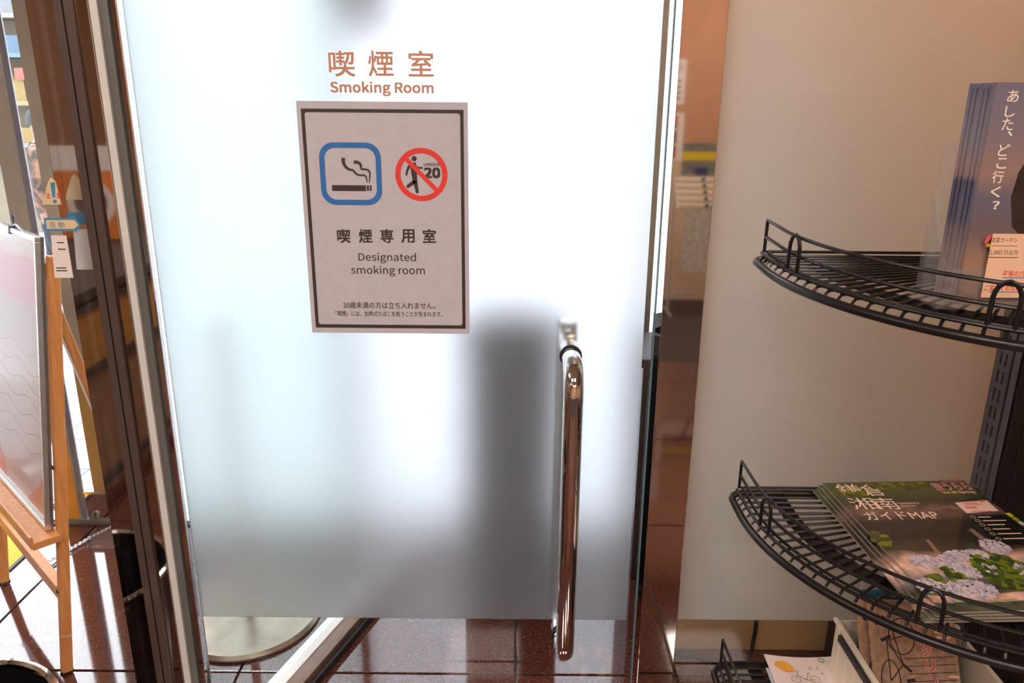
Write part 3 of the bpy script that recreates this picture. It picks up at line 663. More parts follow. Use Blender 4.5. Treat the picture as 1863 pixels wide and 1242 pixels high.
text(top, 'kamakura', mbx(566, 735, 224, 241), cream_ink, 0, ZM); text(top, 'shonan', mbx(592, 712, 247, 262), cream_ink, 0, ZM)
pinkm = mat('magenta_ink', (206, 130, 150), .45)
text(top, '旅うらら', mbx(840, 1135, 72, 136), pinkm, .02, ZM); text(top, 'Vol.30 Spring', mbx(918, 1175, 140, 162), cream_ink, .01, ZM)
bb = mbx(893, 1072, 52, 72); MB().prism([(bb[0], bb[2]), (bb[1], bb[2]), (bb[1], bb[3]), (bb[0], bb[3])], ZM-.0001, ZM).build('banner', mat('purple_ink', (128, 66, 92), .45), top)
text(top, 'TAKE FREE', mbx(910, 1050, 56, 68), pinkm, 0, ZM+.0002)
def quad(name, pts, m_, z=0): return MB().prism([tuple(mz(*p)) for p in pts][::-1], ZM-.0001+z, ZM+z).build(name, m_, top)
quad('notice_box', ((1015, 230), (1265, 212), (1357, 294), (1110, 312)), mat('pale_pink_ink', (244, 208, 192), .5, noise=.02))
q = MB()
for x0, x1, y in ((1085, 1190, 236), (1100, 1215, 247), (1090, 1180, 264), (1100, 1190, 275), (1150, 1300, 300)):
    a, b = mz(x0, y), mz(x1, y-6); q.prism([(a.x, a.y-.0012), (b.x, a.y-.0012), (b.x, a.y+.0012), (a.x, a.y+.0012)], ZM+.0001, ZM+.0002)
q.build('printed_line', pink_ink, top)
quad('orange_tab', ((1205, 214), (1245, 210), (1250, 226), (1215, 228)), mat('orange_ink', (240, 130, 50), .5), .0002)
for k, c_ in enumerate(((206, 190, 20), (150, 150, 30), (190, 190, 180), (120, 120, 60))):
    x, y = 1405+46*k, 310+33*k; quad('index_tab', ((x, y+2), (x+38, y), (x+76, y+27), (x+40, y+30)), mat('tab_ink', c_, .5))
quad('contents_panel', ((1120, 330), (1420, 325), (1700, 560), (1330, 560)), mat('panel_ink', (26, 24, 22), .3))
q = MB()
for k, (x0, x1, y) in enumerate(((1195, 1285, 344), (1235, 1410, 372), (1270, 1400, 404), (1310, 1440, 437), (1350, 1530, 474), (1395, 1560, 512))):
    a, b = mz(x0, y), mz(x1, y-8); q.prism([(a.x, a.y-.0011), (b.x, a.y-.0011), (b.x, a.y+.0011), (a.x, a.y+.0011)], ZM+.0001, ZM+.0002)
    e = mz(x0-38, y); q.ring(circ(e.x, e.y, .0042, 16), circ(e.x, e.y, .0036, 16), ZM+.0001, ZM+.0002)
q.build('contents_line', cream_ink, top)
quad('path_stroke', ((1120, 440), (1150, 430), (1270, 520), (1230, 530)), mat('path_ink', (130, 104, 90), .4, noise=.2, scale=60)); quad('path_stroke', ((790, 520), (812, 516), (920, 640), (880, 640)), mat('path_ink2', (140, 104, 88), .4, noise=.2, scale=60))
# leaves and hydrangea heads of the printed photograph
rnd = random.Random(9)
def blot(name, cx, cy, rx, ry, n, size, mats_, seed=0, elong=1.6):
    rr = random.Random(seed); c0 = mz(cx, cy); ex = abs(mz(cx+rx, cy).x-c0.x); ey = abs(mz(cx, cy+ry).y-c0.y); q = MB()
    for i in range(n):
        a = rr.random()*2*PI; r = math.sqrt(rr.random()); x = c0.x+ex*r*math.cos(a); y = min(c0.y+ey*r*math.sin(a), -.009); t = rr.random()*PI; s = size*(.6+.7*rr.random())
        pts = [(x+s*(elong*math.cos(b_)*math.cos(t)-math.sin(b_)*math.sin(t)), y+s*(elong*math.cos(b_)*math.sin(t)+math.sin(b_)*math.cos(t))) for b_ in (k*PI/3 for k in range(6))]
        zz = ZM+.00002+.00025*i/n; k0 = len(q.v); q.add([(p[0], p[1], zz) for p in pts], [tuple(range(6))], rr.randrange(len(mats_)))
    return q.build(name, mats_, top)
greens = [mat('leaf_ink_a', (104, 118, 26), .4), mat('leaf_ink_b', (72, 90, 24), .4), mat('leaf_ink_c', (50, 66, 22), .4)]
yell = [mat('leaf_ink_d', (124, 118, 28), .4), mat('leaf_ink_e', (86, 90, 30), .4), mat('leaf_ink_f', (66, 70, 28), .4)]
lil = [mat('petal_ink_a', (204, 188, 194), .4), mat('petal_ink_b', (182, 170, 184), .4), mat('petal_ink_c', (218, 195, 193), .4), mat('petal_ink_d', (154, 146, 166), .4)]
blot('printed_foliage', 560, 90, 230, 45, 90, .0045, yell, 1); blot('printed_foliage', 440, 520, 60, 60, 26, .005, yell, 2); blot('printed_foliage', 250, 165, 90, 20, 20, .005, yell, 12)
blot('printed_leaves', 1400, 760, 210, 150, 220, .0052, greens, 3); blot('printed_leaves', 1010, 800, 80, 60, 14, .007, greens, 4); blot('printed_leaves', 880, 820, 34, 16, 5, .008, greens, 5)
for i, (x, y, rx, ry, n) in enumerate(((780, 690, 105, 58, 90), (980, 690, 100, 55, 80), (1060, 640, 120, 38, 70), (1330, 575, 110, 60, 100), (1200, 640, 90, 50, 70), (1100, 765, 110, 58, 90), (1270, 745, 80, 45, 60), (1150, 905, 190, 78, 190), (830, 880, 120, 60, 60), (1540, 760, 60, 70, 60))):
    blot('printed_hydrangea', x, y, rx, ry, n*2, .0025, lil, 20+i, 1.2)
c_ = mz(972, 994); MB().ring(circ(c_.x, c_.y, .0065, 20), circ(c_.x, c_.y, .0048, 20), ZM, ZM+.0001).build('round_logo', mat('logo_ink', (120, 150, 180), .5), top)
a, b = mz(1005, 1000), mz(1500, 1000); MB().prism([(a.x, a.y-.002), (b.x, a.y-.002), (b.x, a.y+.0015), (a.x, a.y+.0015)], ZM, ZM+.0001).build('printed_line', mat('grey_ink', (150, 150, 120), .5, noise=.4, scale=300), top)

# ------------------------------------------------------------------ leaflets and basket on the low shelf
ZL = Z3+.0068
def sheet(name, w_, h_, m_, sag=.006):
    q = MB(); n = 10
    for i in range(n):
        for j in range(2): pass
    vs = []; fs = []
    for j in range(5):
        for i in range(n+1):
            t = i/n; vs.append((w_*t, -h_*j/4, sag*(1-math.sin(PI*t))*(1-j/4)))
    for j in range(4):
        for i in range(n): a = j*(n+1)+i; fs.append((a, a+n+1, a+n+2, a+1))
    k = len(vs); vs2 = [(x, y, z-.0012) for x, y, z in vs]
    q.add(vs, fs); q.add(vs2, [f[::-1] for f in fs])
    rim = [i for i in range(n+1)]+[j*(n+1)+n for j in range(1, 5)]+[4*(n+1)+i for i in range(n-1, -1, -1)]+[j*(n+1) for j in range(3, 0, -1)]
    q.add([], [])
    for a, b in zip(rim, rim[1:]+rim[:1]): q.f.append((a, b, k+b, k+a)); q.mi.append(0)
    return q.build(name, m_)
pinkw = mat('leaflet_paper', (246, 226, 220), .6, noise=.02); bluew = mat('leaflet_blue', (206, 222, 232), .6, noise=.02)
lc = PZ(1389, 1193, ZL+.012)
for k, (dx, dy, m_, lab) in enumerate(((-.004, -.028, bluew, 'pale blue leaflet at the bottom of the bicycle leaflet pile'), (.022, .002, pinkw, 'white leaflet sticking out right under the bicycle leaflet'), (0, 0, pinkw, 'white leaflet with a small bicycle drawing and orange splash'))):
    o = sheet('leaflet', .148, .21, m_); o.location = (lc.x+dx, lc.y+dy, ZL+.0014+k*.0048); o.rotation_euler = (0, 0, math.radians(-1.5)); tag(o, lab, 'leaflet', 'leaflets on the low shelf')
    lf = o
MIL = (Matrix.Translation(lf.location) @ Matrix.Rotation(lf.rotation_euler.z, 4, 'Z')).inverted()
def ll(px, py): v = MIL @ PZ(px, py, lf.location.z+.004); return Vector((v.x, v.y))
ZQ = .0065
sc6 = 1863/290
def lz(x, y): return ll(1270+x/sc6, 1150+y/sc6)
spl = [(890, 360), (930, 345), (985, 350), (1040, 365), (1075, 395), (1120, 425), (1110, 462), (1050, 468), (990, 455), (940, 420), (900, 400)]
MB().prism([tuple(lz(*p)) for p in spl][::-1], ZQ, ZQ+.0002).build('orange_splash', mat('splash_ink', (244, 172, 60), .6, noise=.12, scale=60), lf)
olive = mat('olive_line', (110, 104, 40), .6)
q = MB()
for cx in (1145, 1370):
    c_ = lz(cx, 560); r = abs(lz(cx+55, 560).x-c_.x); q.ring(circ(c_.x, c_.y, r, 28), circ(c_.x, c_.y, r-.0007, 28), ZQ, ZQ+.0002)
for pts in (((1145, 560), (1160, 510), (1280, 570), (1370, 560)), ((1150, 475), (1165, 520)), ((1135, 468), (1175, 466)), ((1280, 490), (1275, 570)), ((1260, 490), (1300, 490)), ((1160, 510), (1275, 570))):
    stroke(q, [lz(*p) for p in pts], .0008, ZQ, ZQ+.0002)
q.build('bicycle_drawing', olive, lf)
c_ = lz(1435, 338); MB().ring(circ(c_.x, c_.y, .0062, 20), circ(c_.x, c_.y, .0045, 20), ZQ, ZQ+.0002).build('round_seal', mat('seal_ink', (120, 150, 120), .6), lf)
q = MB()
for x, y in ((1300, 430), (1390, 432), (1445, 492)):
    c_ = lz(x, y); q.prism(circ(c_.x, c_.y, .0022, 8), ZQ, ZQ+.0002); stroke(q, [c_+Vector((.002, 0)), c_+Vector((.002, .007))], .0007, ZQ, ZQ+.0002)
q.build('note_mark', mat('grey_pink_ink', (190, 170, 170), .6), lf)
# cream plastic basket
bk = empty('plastic_basket', (.735, 1.13, Z3+.0066)); tag(bk, 'cream plastic basket of pamphlets on the low shelf', 'basket')
bw, bd_, bh = .105, .125, .125
for s in (-1, 1):
    q = MB().box(s*bw-.0015, s*bw+.0015, -bd_, bd_, .0, bh)
    q.box(s*bw-.006 if s < 0 else s*bw-.002, s*bw+.002 if s < 0 else s*bw+.006, -bd_-.004, bd_+.004, bh, bh+.008)
    sd = q.build('side', MM['plastic'], bk, bevel=.001)
    for k in range(7):
        yk = -bd_+.02+k*.034; MB().box(s*(bw+.0015)-.0015, s*(bw+.0015)+.0015, yk, yk+.004, .008, bh-.035).build('rib', MM['plastic'], sd)
    MB().bar((s*(bw+.006), -bd_+.03, bh-.012), (s*(bw+.006), bd_-.03, bh-.012), .006, .012).build('handle_bar', MM['dark_grey'], sd)
    for yk in (-bd_+.02, bd_-.03): MB().box(s*(bw+.005)-.005, s*(bw+.005)+.005, yk, yk+.012, bh-.02, bh+.012).build('hook', MM['plastic'], sd, bevel=.002)
MB().box(-bw, bw, bd_-.003, bd_, 0, bh+.004).build('back', MM['plastic'], bk); MB().box(-bw, bw, -bd_, -bd_+.003, 0, bh-.02).build('front', MM['plastic'], bk)
MB().box(-bw, bw, -bd_, bd_, 0, .003).build('bottom', MM['plastic'], bk)
kraft = ramp_mat('cycling_print', [(0, (150, 118, 96)), (.4, (172, 138, 112)), (.7, (160, 124, 98)), (1, (182, 148, 124))], 'Y', 0, .21, .5, noise=.35, nscale=24, distort=.5, coat=.1)
red_t = mat('crimson_ink', (196, 60, 78), .5); pale_t = mat('pale_ink', (240, 200, 180), .5)
tilt = math.radians(58)
for k, lab in enumerate(('rear cycling pamphlet peeking left in the plastic basket', 'front cycling pamphlet with a printed bicycle in the plastic basket')):
    o = MB().box(0, .155, 0, .215, 0, .003).build('pamphlet', kraft)
    o.location = (.640+.016*k, 1.118-.012*k, Z3+.0066+.012); o.rotation_euler = (tilt, 0, math.radians(-2)); tag(o, lab, 'pamphlet', 'cycling pamphlets in the basket'); pam = o
    q = MB(); zq = .0031
    rear_c, front_c = (.045, .075), (.075, .145)
    for cx, cy, rx, ry in ((.032, .082, .018, .036), (.058, .158, .024, .032)):
        q.ring([(cx+rx*x, cy+ry*y) for x, y in circ(0, 0, 1, 32)], [(cx+(rx-.002)*x, cy+(ry-.002)*y) for x, y in circ(0, 0, 1, 32)], zq, zq+.0003)
    for pts, wd in ((((.032, .082), (.03, .15), (.058, .158)), .0022), (((.032, .082), (.056, .11), (.03, .15)), .0022), (((.056, .11), (.040, .175)), .0022), (((.02, .15), (.038, .158)), .006), (((.012, .178), (.03, .192)), .006), (((.03, .19), (.04, .175)), .003), (((.056, .11), (.07, .098)), .005), (((.06, .082), (.075, .085)), .006)):
        stroke(q, [Vector(p) for p in pts], wd, zq, zq+.0003)
    for j in range(9): stroke(q, [Vector((.06+.002*j, .12-.013*j)), Vector((.15, .126-.013*j))], .0012, zq, zq+.0002)
    q.build('bicycle_print', MM['ink_black'], o)
for j, ch in enumerate('サイクリング'):
    text(pam, ch, (.083+.004*j, .101+.004*j, .176-.026*j, .199-.026*j), pale_t, .05, .0036); text(pam, ch, (.084+.004*j, .100+.004*j, .177-.026*j, .198-.026*j), red_t, .012, .0039)
q = MB()
for x, y, w_ in ((.118, .165, .03), (.12, .156, .026), (.135, .09, .018)): q.box(x, x+w_, y, y+.004, .0031, .0034)
q.build('printed_line', pale_t, pam)
blk = MB().prism([(.105, .05), (.135, .075), (.15, .07), (.152, .03), (.14, .01), (.125, .02)], .0031, .0034).build('cyclist_print', mat('navy_ink', (50, 46, 66), .5, noise=.3, scale=80), pam)
# taller blue leaflet behind
teal = ramp_mat('teal_print', [(0, (60, 96, 120)), (.62, (40, 100, 136)), (.74, (44, 112, 150)), (.76, (176, 180, 184)), (1, (196, 196, 196))], 'Y', 0, .27, .4)
o = MB().box(0, .15, 0, .255, 0, .004).build('pamphlet', teal); o.location = (.662, 1.212, Z3+.0066+.006); o.rotation_euler = (math.radians(80), 0, math.radians(3)); tag(o, 'teal and white pamphlet standing at the back of the basket', 'pamphlet')
text(o, 'ひらつか', (.03, .12, .165, .19), ylw_ink, .01, .0043)

# ------------------------------------------------------------------ easel with display board
EA = Vector((-1.216, 1.749, 0)); EU = Vector((-.72706, .686574, 0)); EN = Vector((.686574, .72706, 0)); EZ = Vector((0, 0, 1))
es = empty('easel', EA); tag(es, 'orange beech easel holding a display board by the glass doors', 'easel')
def leg(a, lean, h, nm='leg', off=0, w_=.026):
    p0 = EU*a+EN*off; p1 = p0+(EZ+EN*lean)*h; mb = MB()
    for e in (0,): mb.bar(p0+EZ*.006, p1, w_, .026, EN)
    o = mb.build(nm, MM['easel'], es, bevel=.003)
    MB().box(p0.x-.012, p0.x+.012, p0.y-.012, p0.y+.012, 0, .006).build('foot_pad', MM['black'], o)
    q = MB()
    for h_ in (.25, .42, .60): 
        v = p0+(EZ+EN*lean)*h_-EN*.0165; q.tube([v, v-EN*.002], .006, 10)
    q.build('bolt_hole', MM['black'], o, True); return o
leg(0, .12, 1.14); leg(.592, .12, 1.14)
p0 = EU*.30+EN*.392; p1 = EU*.30+EN*.168+EZ*1.11; MB().bar(p0+EZ*.004, p1, .034, .026, EN).build('rear_leg', MM['easel'], es, bevel=.003)
zb = .235; MB().bar(EU*.02+EN*(.12*zb)+EZ*zb, EU*.575+EN*(.12*zb)+EZ*zb, .026, .04).build('brace', MM['easel'], es, bevel=.002)
zb = 1.10; MB().bar(EU*.02+EN*(.12*zb)+EZ*zb, EU*.575+EN*(.12*zb)+EZ*zb, .026, .04).build('brace', MM['easel'], es, bevel=.002)
zb = .425; MB().bar(EU*-.03+EN*(.12*zb-.046)+EZ*(zb-.01), EU*.62+EN*(.12*zb-.046)+EZ*(zb-.01), .066, .02).build('tray', MM['easel'], es, bevel=.002)
MB().bar(EU*-.03+EN*(.12*zb-.079)+EZ*(zb+.002), EU*.62+EN*(.12*zb-.079)+EZ*(zb+.002), .008, .034).build('tray_lip', MM['easel'], es, bevel=.001)
bo = EA+EN*(-.0175)+EU*.008+(EZ+EN*.122)*.426
bmx = Matrix.Identity(4); yv = (EZ+EN*.122).normalized(); zv = (-EU).cross(yv).normalized(); xv = yv.cross(zv)
for i in range(3): bmx[i][0] = xv[i]; bmx[i][1] = yv[i]; bmx[i][2] = zv[i]
# board local frame: x to the right as one faces it, y up the board, z towards the lobby
BWd, BHt = .57, .765
bmx.translation = bo+EU*BWd
bd = empty('display_board'); bd.matrix_world = bmx; tag(bd, 'silver framed display board with a pale pink poster on the easel', 'board')
MB().box(0, BWd, 0, BHt, 0, .008).build('back_panel', MM['grey_metal'], bd)
post_bg = ramp_mat('board_print', [(0, (232, 214, 214)), (.45, (236, 228, 226)), (.62, (206, 198, 194)), (.72, (196, 186, 182)), (.78, (222, 150, 164)), (.90, (228, 164, 176)), (.93, (226, 214, 204)), (1, (222, 214, 206))], 'Y', 0, BHt, .35, nscale=5, distort=.06, coat=0)
MB().box(.014, BWd-.014, .014, BHt-.014, .0082, .0095).build('poster_print', post_bg, bd)
wv = MB(); 
for j in range(7):
    stroke(wv, [Vector((.02+.52*t/16, .18+.045*j+.012*math.sin(t*.9+j))) for t in range(17)], .003, .0096, .0098)
wv.build('wave_line', mat('wave_ink', (196, 186, 186), .4), bd)
MB().prism([(.014, .02), (.20, .02), (.10, .16), (.014, .28)], .0096, .0099).build('red_corner', mat('rose_ink', (232, 150, 150), .4, noise=.06), bd)
MB().prism([(.38, .02), (.54, .02), (.54, .16), (.50, .10)], .0096, .0099).build('orange_corner', mat('peach_ink', (240, 178, 140), .4, noise=.06), bd)
MB().box(.012, BWd-.012, .012, BHt-.012, .0105, .0115).build('plastic_sheet', MM['sheet'], bd)
for a in ((0, BWd, 0, .012), (0, BWd, BHt-.012, BHt), (0, .012, .012, BHt-.012), (BWd-.012, BWd, .012, BHt-.012)):
    MB().box(a[0], a[1], a[2], a[3], .002, .020).build('frame', MM['alu'], bd, bevel=.0015)
tie = MB(); tie.box(BWd*.62, BWd*.62+.012, BHt-.016, BHt+.004, .001, .022); tie.tube([(BWd*.63, BHt+.004, .01), (BWd*.68, BHt+.012, .012), (BWd*.72, BHt+.010, .014), (BWd*.80, BHt-.002, .012)], .003, 6)
for a in (-.5, -.1, .3, .6): tie.tube([(BWd*.66, BHt+.008, .012), (BWd*.66+.03*math.sin(a), BHt+.008+.03*math.cos(a), .016)], .0016, 5)
tie.build('wire_tie', MM['rack_post'], bd, True)
# chain lying on the granite
ch = MB(); cpts = [PZ(80, 1026, .012), PZ(120, 1003, .010), PZ(165, 977, .010), PZ(205, 957, .03), PZ(226, 946, .05)]
def lerp_path(t):
    f = t*(len(cpts)-1); i = min(int(f), len(cpts)-2); return cpts[i].lerp(cpts[i+1], f-i)
NL = 44
for k in range(NL):
    c_ = lerp_path((k+.5)/NL); d_ = (lerp_path((k+1)/NL)-lerp_path(k/NL)).normalized(); s = Vector((0, 0, 1)) if k % 2 else d_.cross(Vector((0, 0, 1))).normalized()
    ch.tube([c_+d_*.0088*math.cos(a)+s*.0048*math.sin(a) for a in (2*PI*j/10 for j in range(10))], .0014, 5, True)
tag(ch.build('chain', MM['chrome'], None, True), 'thin silver chain stretched across the granite floor beside the easel', 'chain')
# yellow mat at the threshold
ym = empty('door_mat', (-2.02, 2.345, 0)); tag(ym, 'yellow door mat with a dark edge at the street doors', 'mat')
MB().box(-.34, .34, -.115, .125, 0, .004).build('pile', MM['yellow_mat'], ym); q = MB()
q.box(.3405, .352, -.125, .125, 0, .005); q.box(-.352, -.3405, -.125, .125, 0, .005); q.box(-.34, .34, -.125, -.1155, 0, .005); q.build('edging', MM['dark_grey'], ym)
# black bin whose rim shows in the lower left corner
bn = empty('waste_bin', (-1.03, 1.12, 0)); tag(bn, 'wide round black waste bin with a polished rim left of the door', 'bin')
MB().lathe([(.0, .0), (.155, .0), (.184, .40), (.178, .40), (.150, .012), (0, .012)], n=48).build('body', mat('black_gloss', (18, 17, 20), .25, noise=.1), bn, True)
MB().lathe([(.176, .4005), (.187, .4005), (.191, .405), (.189, .411), (.182, .412), (.176, .407)], n=48).build('rim', MM['chrome'], bn, True)

# ------------------------------------------------------------------ the street outside
struct(MB().box(-14, 8, YW+.1, 14, -.12, -.012).build('ground', MM['asphalt']))
pv = struct(MB().box(-4.2, 3.3, YW+.1, 7.2, -.0118, -.0062).build('pavement', MM['grout']))
tm = MB().box(-.148, .148, -.148, .148, -.006, 0).mesh('paving_tile', MM['pave'])
for i in range(10):
    for j in range(14): inst(tm, 'paving_tile', pv, (-4.05+.3*i, YW+.26+.3*j, 0))
MB().box(-1.2, 3.3, YW+.11, 7.2, -.006, 0).build('paving_far', MM['pave'], pv); MB().box(-4.2, -1.2, YW+.11+4.2, 7.2, -.006, 0).build('paving_far', MM['pave'], pv)
sh = empty('shop_front', (-6, 9.2, 0)); tag(sh, 'bright shop front with shelves and signboards across the street', 'building')
MB().box(-5, 6, 0, .3, -.012, 3.0).build('wall', mat('shop_wall', (112, 104, 88), .7, noise=.08, scale=2), sh)
for z, c_ in ((2.35, (240, 236, 220)), (1.95, (150, 200, 220)), (1.45, (238, 214, 150)), (1.0, (220, 214, 206))):
    MB().box(-4, 5, -.35, -.01, z, z+.05).build('shelf_board', mat('shelf_paint', tuple(v*.48 for v in c_), .5, noise=.05), sh)
rr = random.Random(3)
for z in (2.4, 2.0, 1.5, 1.05):
    for k in range(9):
        c_ = rr.choice(((210, 90, 80), (120, 170, 210), (236, 226, 200), (90, 96, 110), (226, 190, 90), (200, 206, 214)))
        MB().box(-3.9+k*.95, -3.2+k*.95+rr.random()*.2, -.33, -.05, z, z+.16+.16*rr.random()).build('goods_box', mat('goods', tuple(v*.48 for v in c_), .5, noise=.1), sh)
MB().box(-3.5, 4.5, -.5, -.36, 2.75, 3.0).build('signboard', mat('sign_blue', (98, 106, 112), .5, noise=.05), sh)
q = MB()
for k in range(14): q.box(-1.2+.16*k, -1.09+.16*k, -.365, -.352, 1.72, 1.84)
q.build('red_lettering', MM['ink_red'], sh)

# ------------------------------------------------------------------ passer-by outside the glass
def skin_mesh(verts, edges, radii, mat_fn, mats_, name, levels=2, parent=None):
    me = bpy.data.meshes.new('skeleton'); me.from_pydata(verts, edges, []); o = bpy.data.objects.new('skeleton', me); COL.objects.link(o)
    sk = o.modifiers.new('s', 'SKIN'); ss = o.modifiers.new('d', 'SUBSURF'); ss.levels = levels; ss.render_levels = levels
    for i, r in enumerate(radii): me.skin_vertices[0].data[i].radius = r if isinstance(r, tuple) else (r, r)
    me.skin_vertices[0].data[0].use_root = True
    out = bpy.data.meshes.new_from_object(o.evaluated_get(bpy.context.evaluated_depsgraph_get())); bpy.data.objects.remove(o)
    out.materials.clear()
    for m_ in mats_: out.materials.append(m_)
    for p in out.polygons: p.use_smooth = True; p.material_index = mat_fn(p.center)
    ob = bpy.data.objects.new(name, out); COL.objects.link(ob)
    if parent: ob.parent = parent
    return ob
skin_m = mat('skin', (128, 94, 78), .5, noise=.04); denim = mat('dark_trousers', (30, 32, 40), .8, noise=.1)
camo = mat('camouflage_cloth', (176, 138, 104), .8)
nt = camo.node_tree; n = nt.nodes.new('ShaderNodeTexNoise'); n.inputs['Scale'].default_value = 7; tc = nt.nodes.new('ShaderNodeTexCoord'); r = nt.nodes.new('ShaderNodeValToRGB'); r.color_ramp.interpolation = 'CONSTANT'
for i, (p, c_) in enumerate(((0, (48, 40, 34)), (.42, (84, 62, 48)), (.5, (112, 84, 64)), (.6, (70, 66, 54)))):
    e = r.color_ramp.elements[i] if i < 2 else r.color_ramp.elements.new(p); e.position = p; e.color = rgb(*c_)
nt.links.new(tc.outputs['Object'], n.inputs['Vector']); nt.links.new(n.outputs['Fac'], r.inputs[0]); nt.links.new(r.outputs[0], nt.nodes['Principled BSDF'].inputs['Base Color'])
V, Ed, Rd = [], [], []
def vtx(p, r, par=None):
    V.append(p); Rd.append(r); i = len(V)-1
    if par is not None: Ed.append((par, i))
    return i
pel = vtx((0, 0, .84), (.15, .12)); wa = vtx((0, 0, 1.0), (.145, .12), pel); chs = vtx((0, .01, 1.18), (.165, .13), wa); nk0 = vtx((0, 0, 1.30), (.10, .085), chs)
nk = vtx((0, .01, 1.36), .055, nk0); hd0 = vtx((0, .03, 1.42), (.066, .078), nk); hd1 = vtx((0, .025, 1.50), (.074, .092), hd0); hd2 = vtx((0, .02, 1.57), (.05, .06), hd1)
for s in (-1, 1):
    sh0 = vtx((s*.16, 0, 1.27), .07, nk0); el = vtx((s*.225, -.02, 1.02), .055, sh0); wr = vtx((s*.215, .10, .82), .042, el); hand = vtx((s*.21, .13, .75), (.034, .022), wr)
    for k, (dx, l) in enumerate(((-.026, .055), (-.009, .075), (.009, .08), (.026, .07))):
        f0 = vtx((s*.21+dx*.3, .145+dx, .70), .0095, hand); f1 = vtx((s*.205+dx*.2, .15+dx, .70-l*.5), .0088, f0); vtx((s*.20, .145+dx, .70-l), .0075, f1)
    t0 = vtx((s*.195, .165, .745), .011, hand); vtx((s*.185, .185, .70), .009, t0)
    hp_ = vtx((s*.085, 0, .78), .10, pel); kn = vtx((s*.10, .04*s, .44), .068, hp_); an = vtx((s*.10, .10*s-.04, .08), .048, kn); ft = vtx((s*.105, .10*s+.08, .035), .04, an); vtx((s*.105, .10*s+.14, .03), .03, ft)
def mfn(c_): return 2 if c_.z < .72 and abs(c_.x) < .17 else (0 if c_.z > 1.35 or (abs(c_.x) > .15 and c_.z < .80) else 1)
pr = empty('person', (0, 0, 0)); tag(pr, 'passer-by in a grey cap, white mask and camouflage jacket outside', 'person')
skin_mesh(V, Ed, Rd, mfn, [skin_m, camo, denim], 'body', 2, pr)
cap_m = mat('grey_knit', (52, 53, 58), .9, noise=.15, scale=60, bump=.4, bscale=120)
q = MB().lathe([(.0, .135), (.04, .13), (.075, .105), (.095, .055), (.098, .0), (.090, .0), (.07, .09), (0, .12)], (0, .02, 1.50), 24); q.build('cap', cap_m, pr, True)
q = MB()
pts = []
for j, (z, d_) in enumerate(((1.40, .070), (1.43, .095), (1.455, .108), (1.485, .100))):
    for i in range(9):
        a = math.radians(-70+140*i/8); pts.append(((d_*.82)*math.sin(a), .03+d_*math.cos(a), z))
q.add(pts, [(j*9+i, j*9+i+1, (j+1)*9+i+1, (j+1)*9+i) for j in range(3) for i in range(8)]); mk = q.build('mask', mat('mask_cloth', (128, 128, 132), .8, noise=.02), pr, True)
so = mk.modifiers.new('t', 'SOLIDIFY'); so.thickness = .004
MB().lathe([(.06, 0), (.085, .0), (.098, .03), (.085, .065), (.064, .06)], (0, .01, 1.30), 24).build('collar', mat('dark_collar', (34, 30, 30), .9, noise=.2), pr, True)
for s in (-1, 1): MB().lathe([(0, -.007), (.009, -.005), (.011, 0), (.009, .005), (0, .007)], (s*.03, .112, 1.505), 12).build('eye', MM['ink_black'], pr, True)
for s in (-1, 1): MB().lathe([(0, -.026), (.009, -.02), (.012, 0), (.010, .02), (0, .026)], (s*.076, .02, 1.475), 10).build('ear', skin_m, pr, True)
tgt = PY(62, 195, 5.7); pr.location = (tgt.x, 5.7, 0); pr.scale = (tgt.z/1.636,)*3; pr.rotation_euler = (0, 0, math.radians(-68))

# ------------------------------------------------------------------ the lobby behind the camera (seen in the mirror posts)
YM = D-.02
def mir(px, py, Yv): v = PY(px, py, Yv); return Vector((v.x, 2*YM-v.y, v.z))
def back_sheet(name, px0, px1, py0, py1, m_, label, cat):
    a, b = mir(px0, py1, 2*YM-YB-.003), mir(px1, py0, 2*YM-YB-.003)
    o = MB().box(0, b.x-a.x, 0, b.z-a.z, 0, .0015).build(name, m_); o.location = (b.x, YB+.001, a.z); o.rotation_euler = (PI/2, 0, PI); tag(o, label, cat); return o, b.x-a.x, b.z-a.z
o, w_, h_ = back_sheet('notice', 1195, 1250, 108, 190, MM['paper'], 'white free notice with grey lettering on the terracotta wall', 'notice')
text(o, 'Free', (.03, w_*.5, h_*.72, h_*.9), MM['ink'], 0, .002)
q = MB()
for k in range(4): q.box(.03, w_*.65, h_*(.12+.13*k), h_*(.16+.13*k), .0016, .002)
q.build('printed_line', MM['ink'], o)
o, w_, h_ = back_sheet('photo_sheet', 1190, 1246, 205, 292, MM['paper'], 'white sheet with three sunset photos on the terracotta wall', 'poster')
for k, c_ in enumerate(((170, 70, 40), (110, 110, 110), (190, 90, 50))): MB().box(.05, w_-.05, h_*(.06+.31*k), h_*(.32+.31*k), .0016, .002).build('photo', mat('photo_print', c_, .4, noise=.5, scale=14), o)
o, w_, h_ = back_sheet('poster', 1392, 1560, 128, 372, MM['paper'], 'large pale information poster on the back wall', 'poster')
q = MB()
for k in range(9): q.box(.06, w_-.08-.05*(k % 3), h_*(.08+.09*k), h_*(.10+.09*k), .0016, .002)
q.build('printed_line', MM['ink'], o)
rk = mir(1262, 560, 5.65); nr = empty('newspaper_rack', (rk.x, rk.y, 0)); tag(nr, 'pale metal newspaper rack standing before the back wall', 'rack')
lg = mat('pale_steel', (200, 196, 190), .4, .5, noise=.05)
for s in (-1, 1):
    MB().tube([(s*.2, .14, .012), (s*.2, -.14, .012)], .010, 8).build('foot', lg, nr, True); MB().tube([(s*.2, 0, .022), (s*.2, -.02, .5), (s*.2, -.06, 1.02)], .010, 8).build('upright', lg, nr, True)
    MB().tube([(s*.2, -.05, 1.0), (s*.2, .14, .80)], .008, 8).build('arm', lg, nr, True)
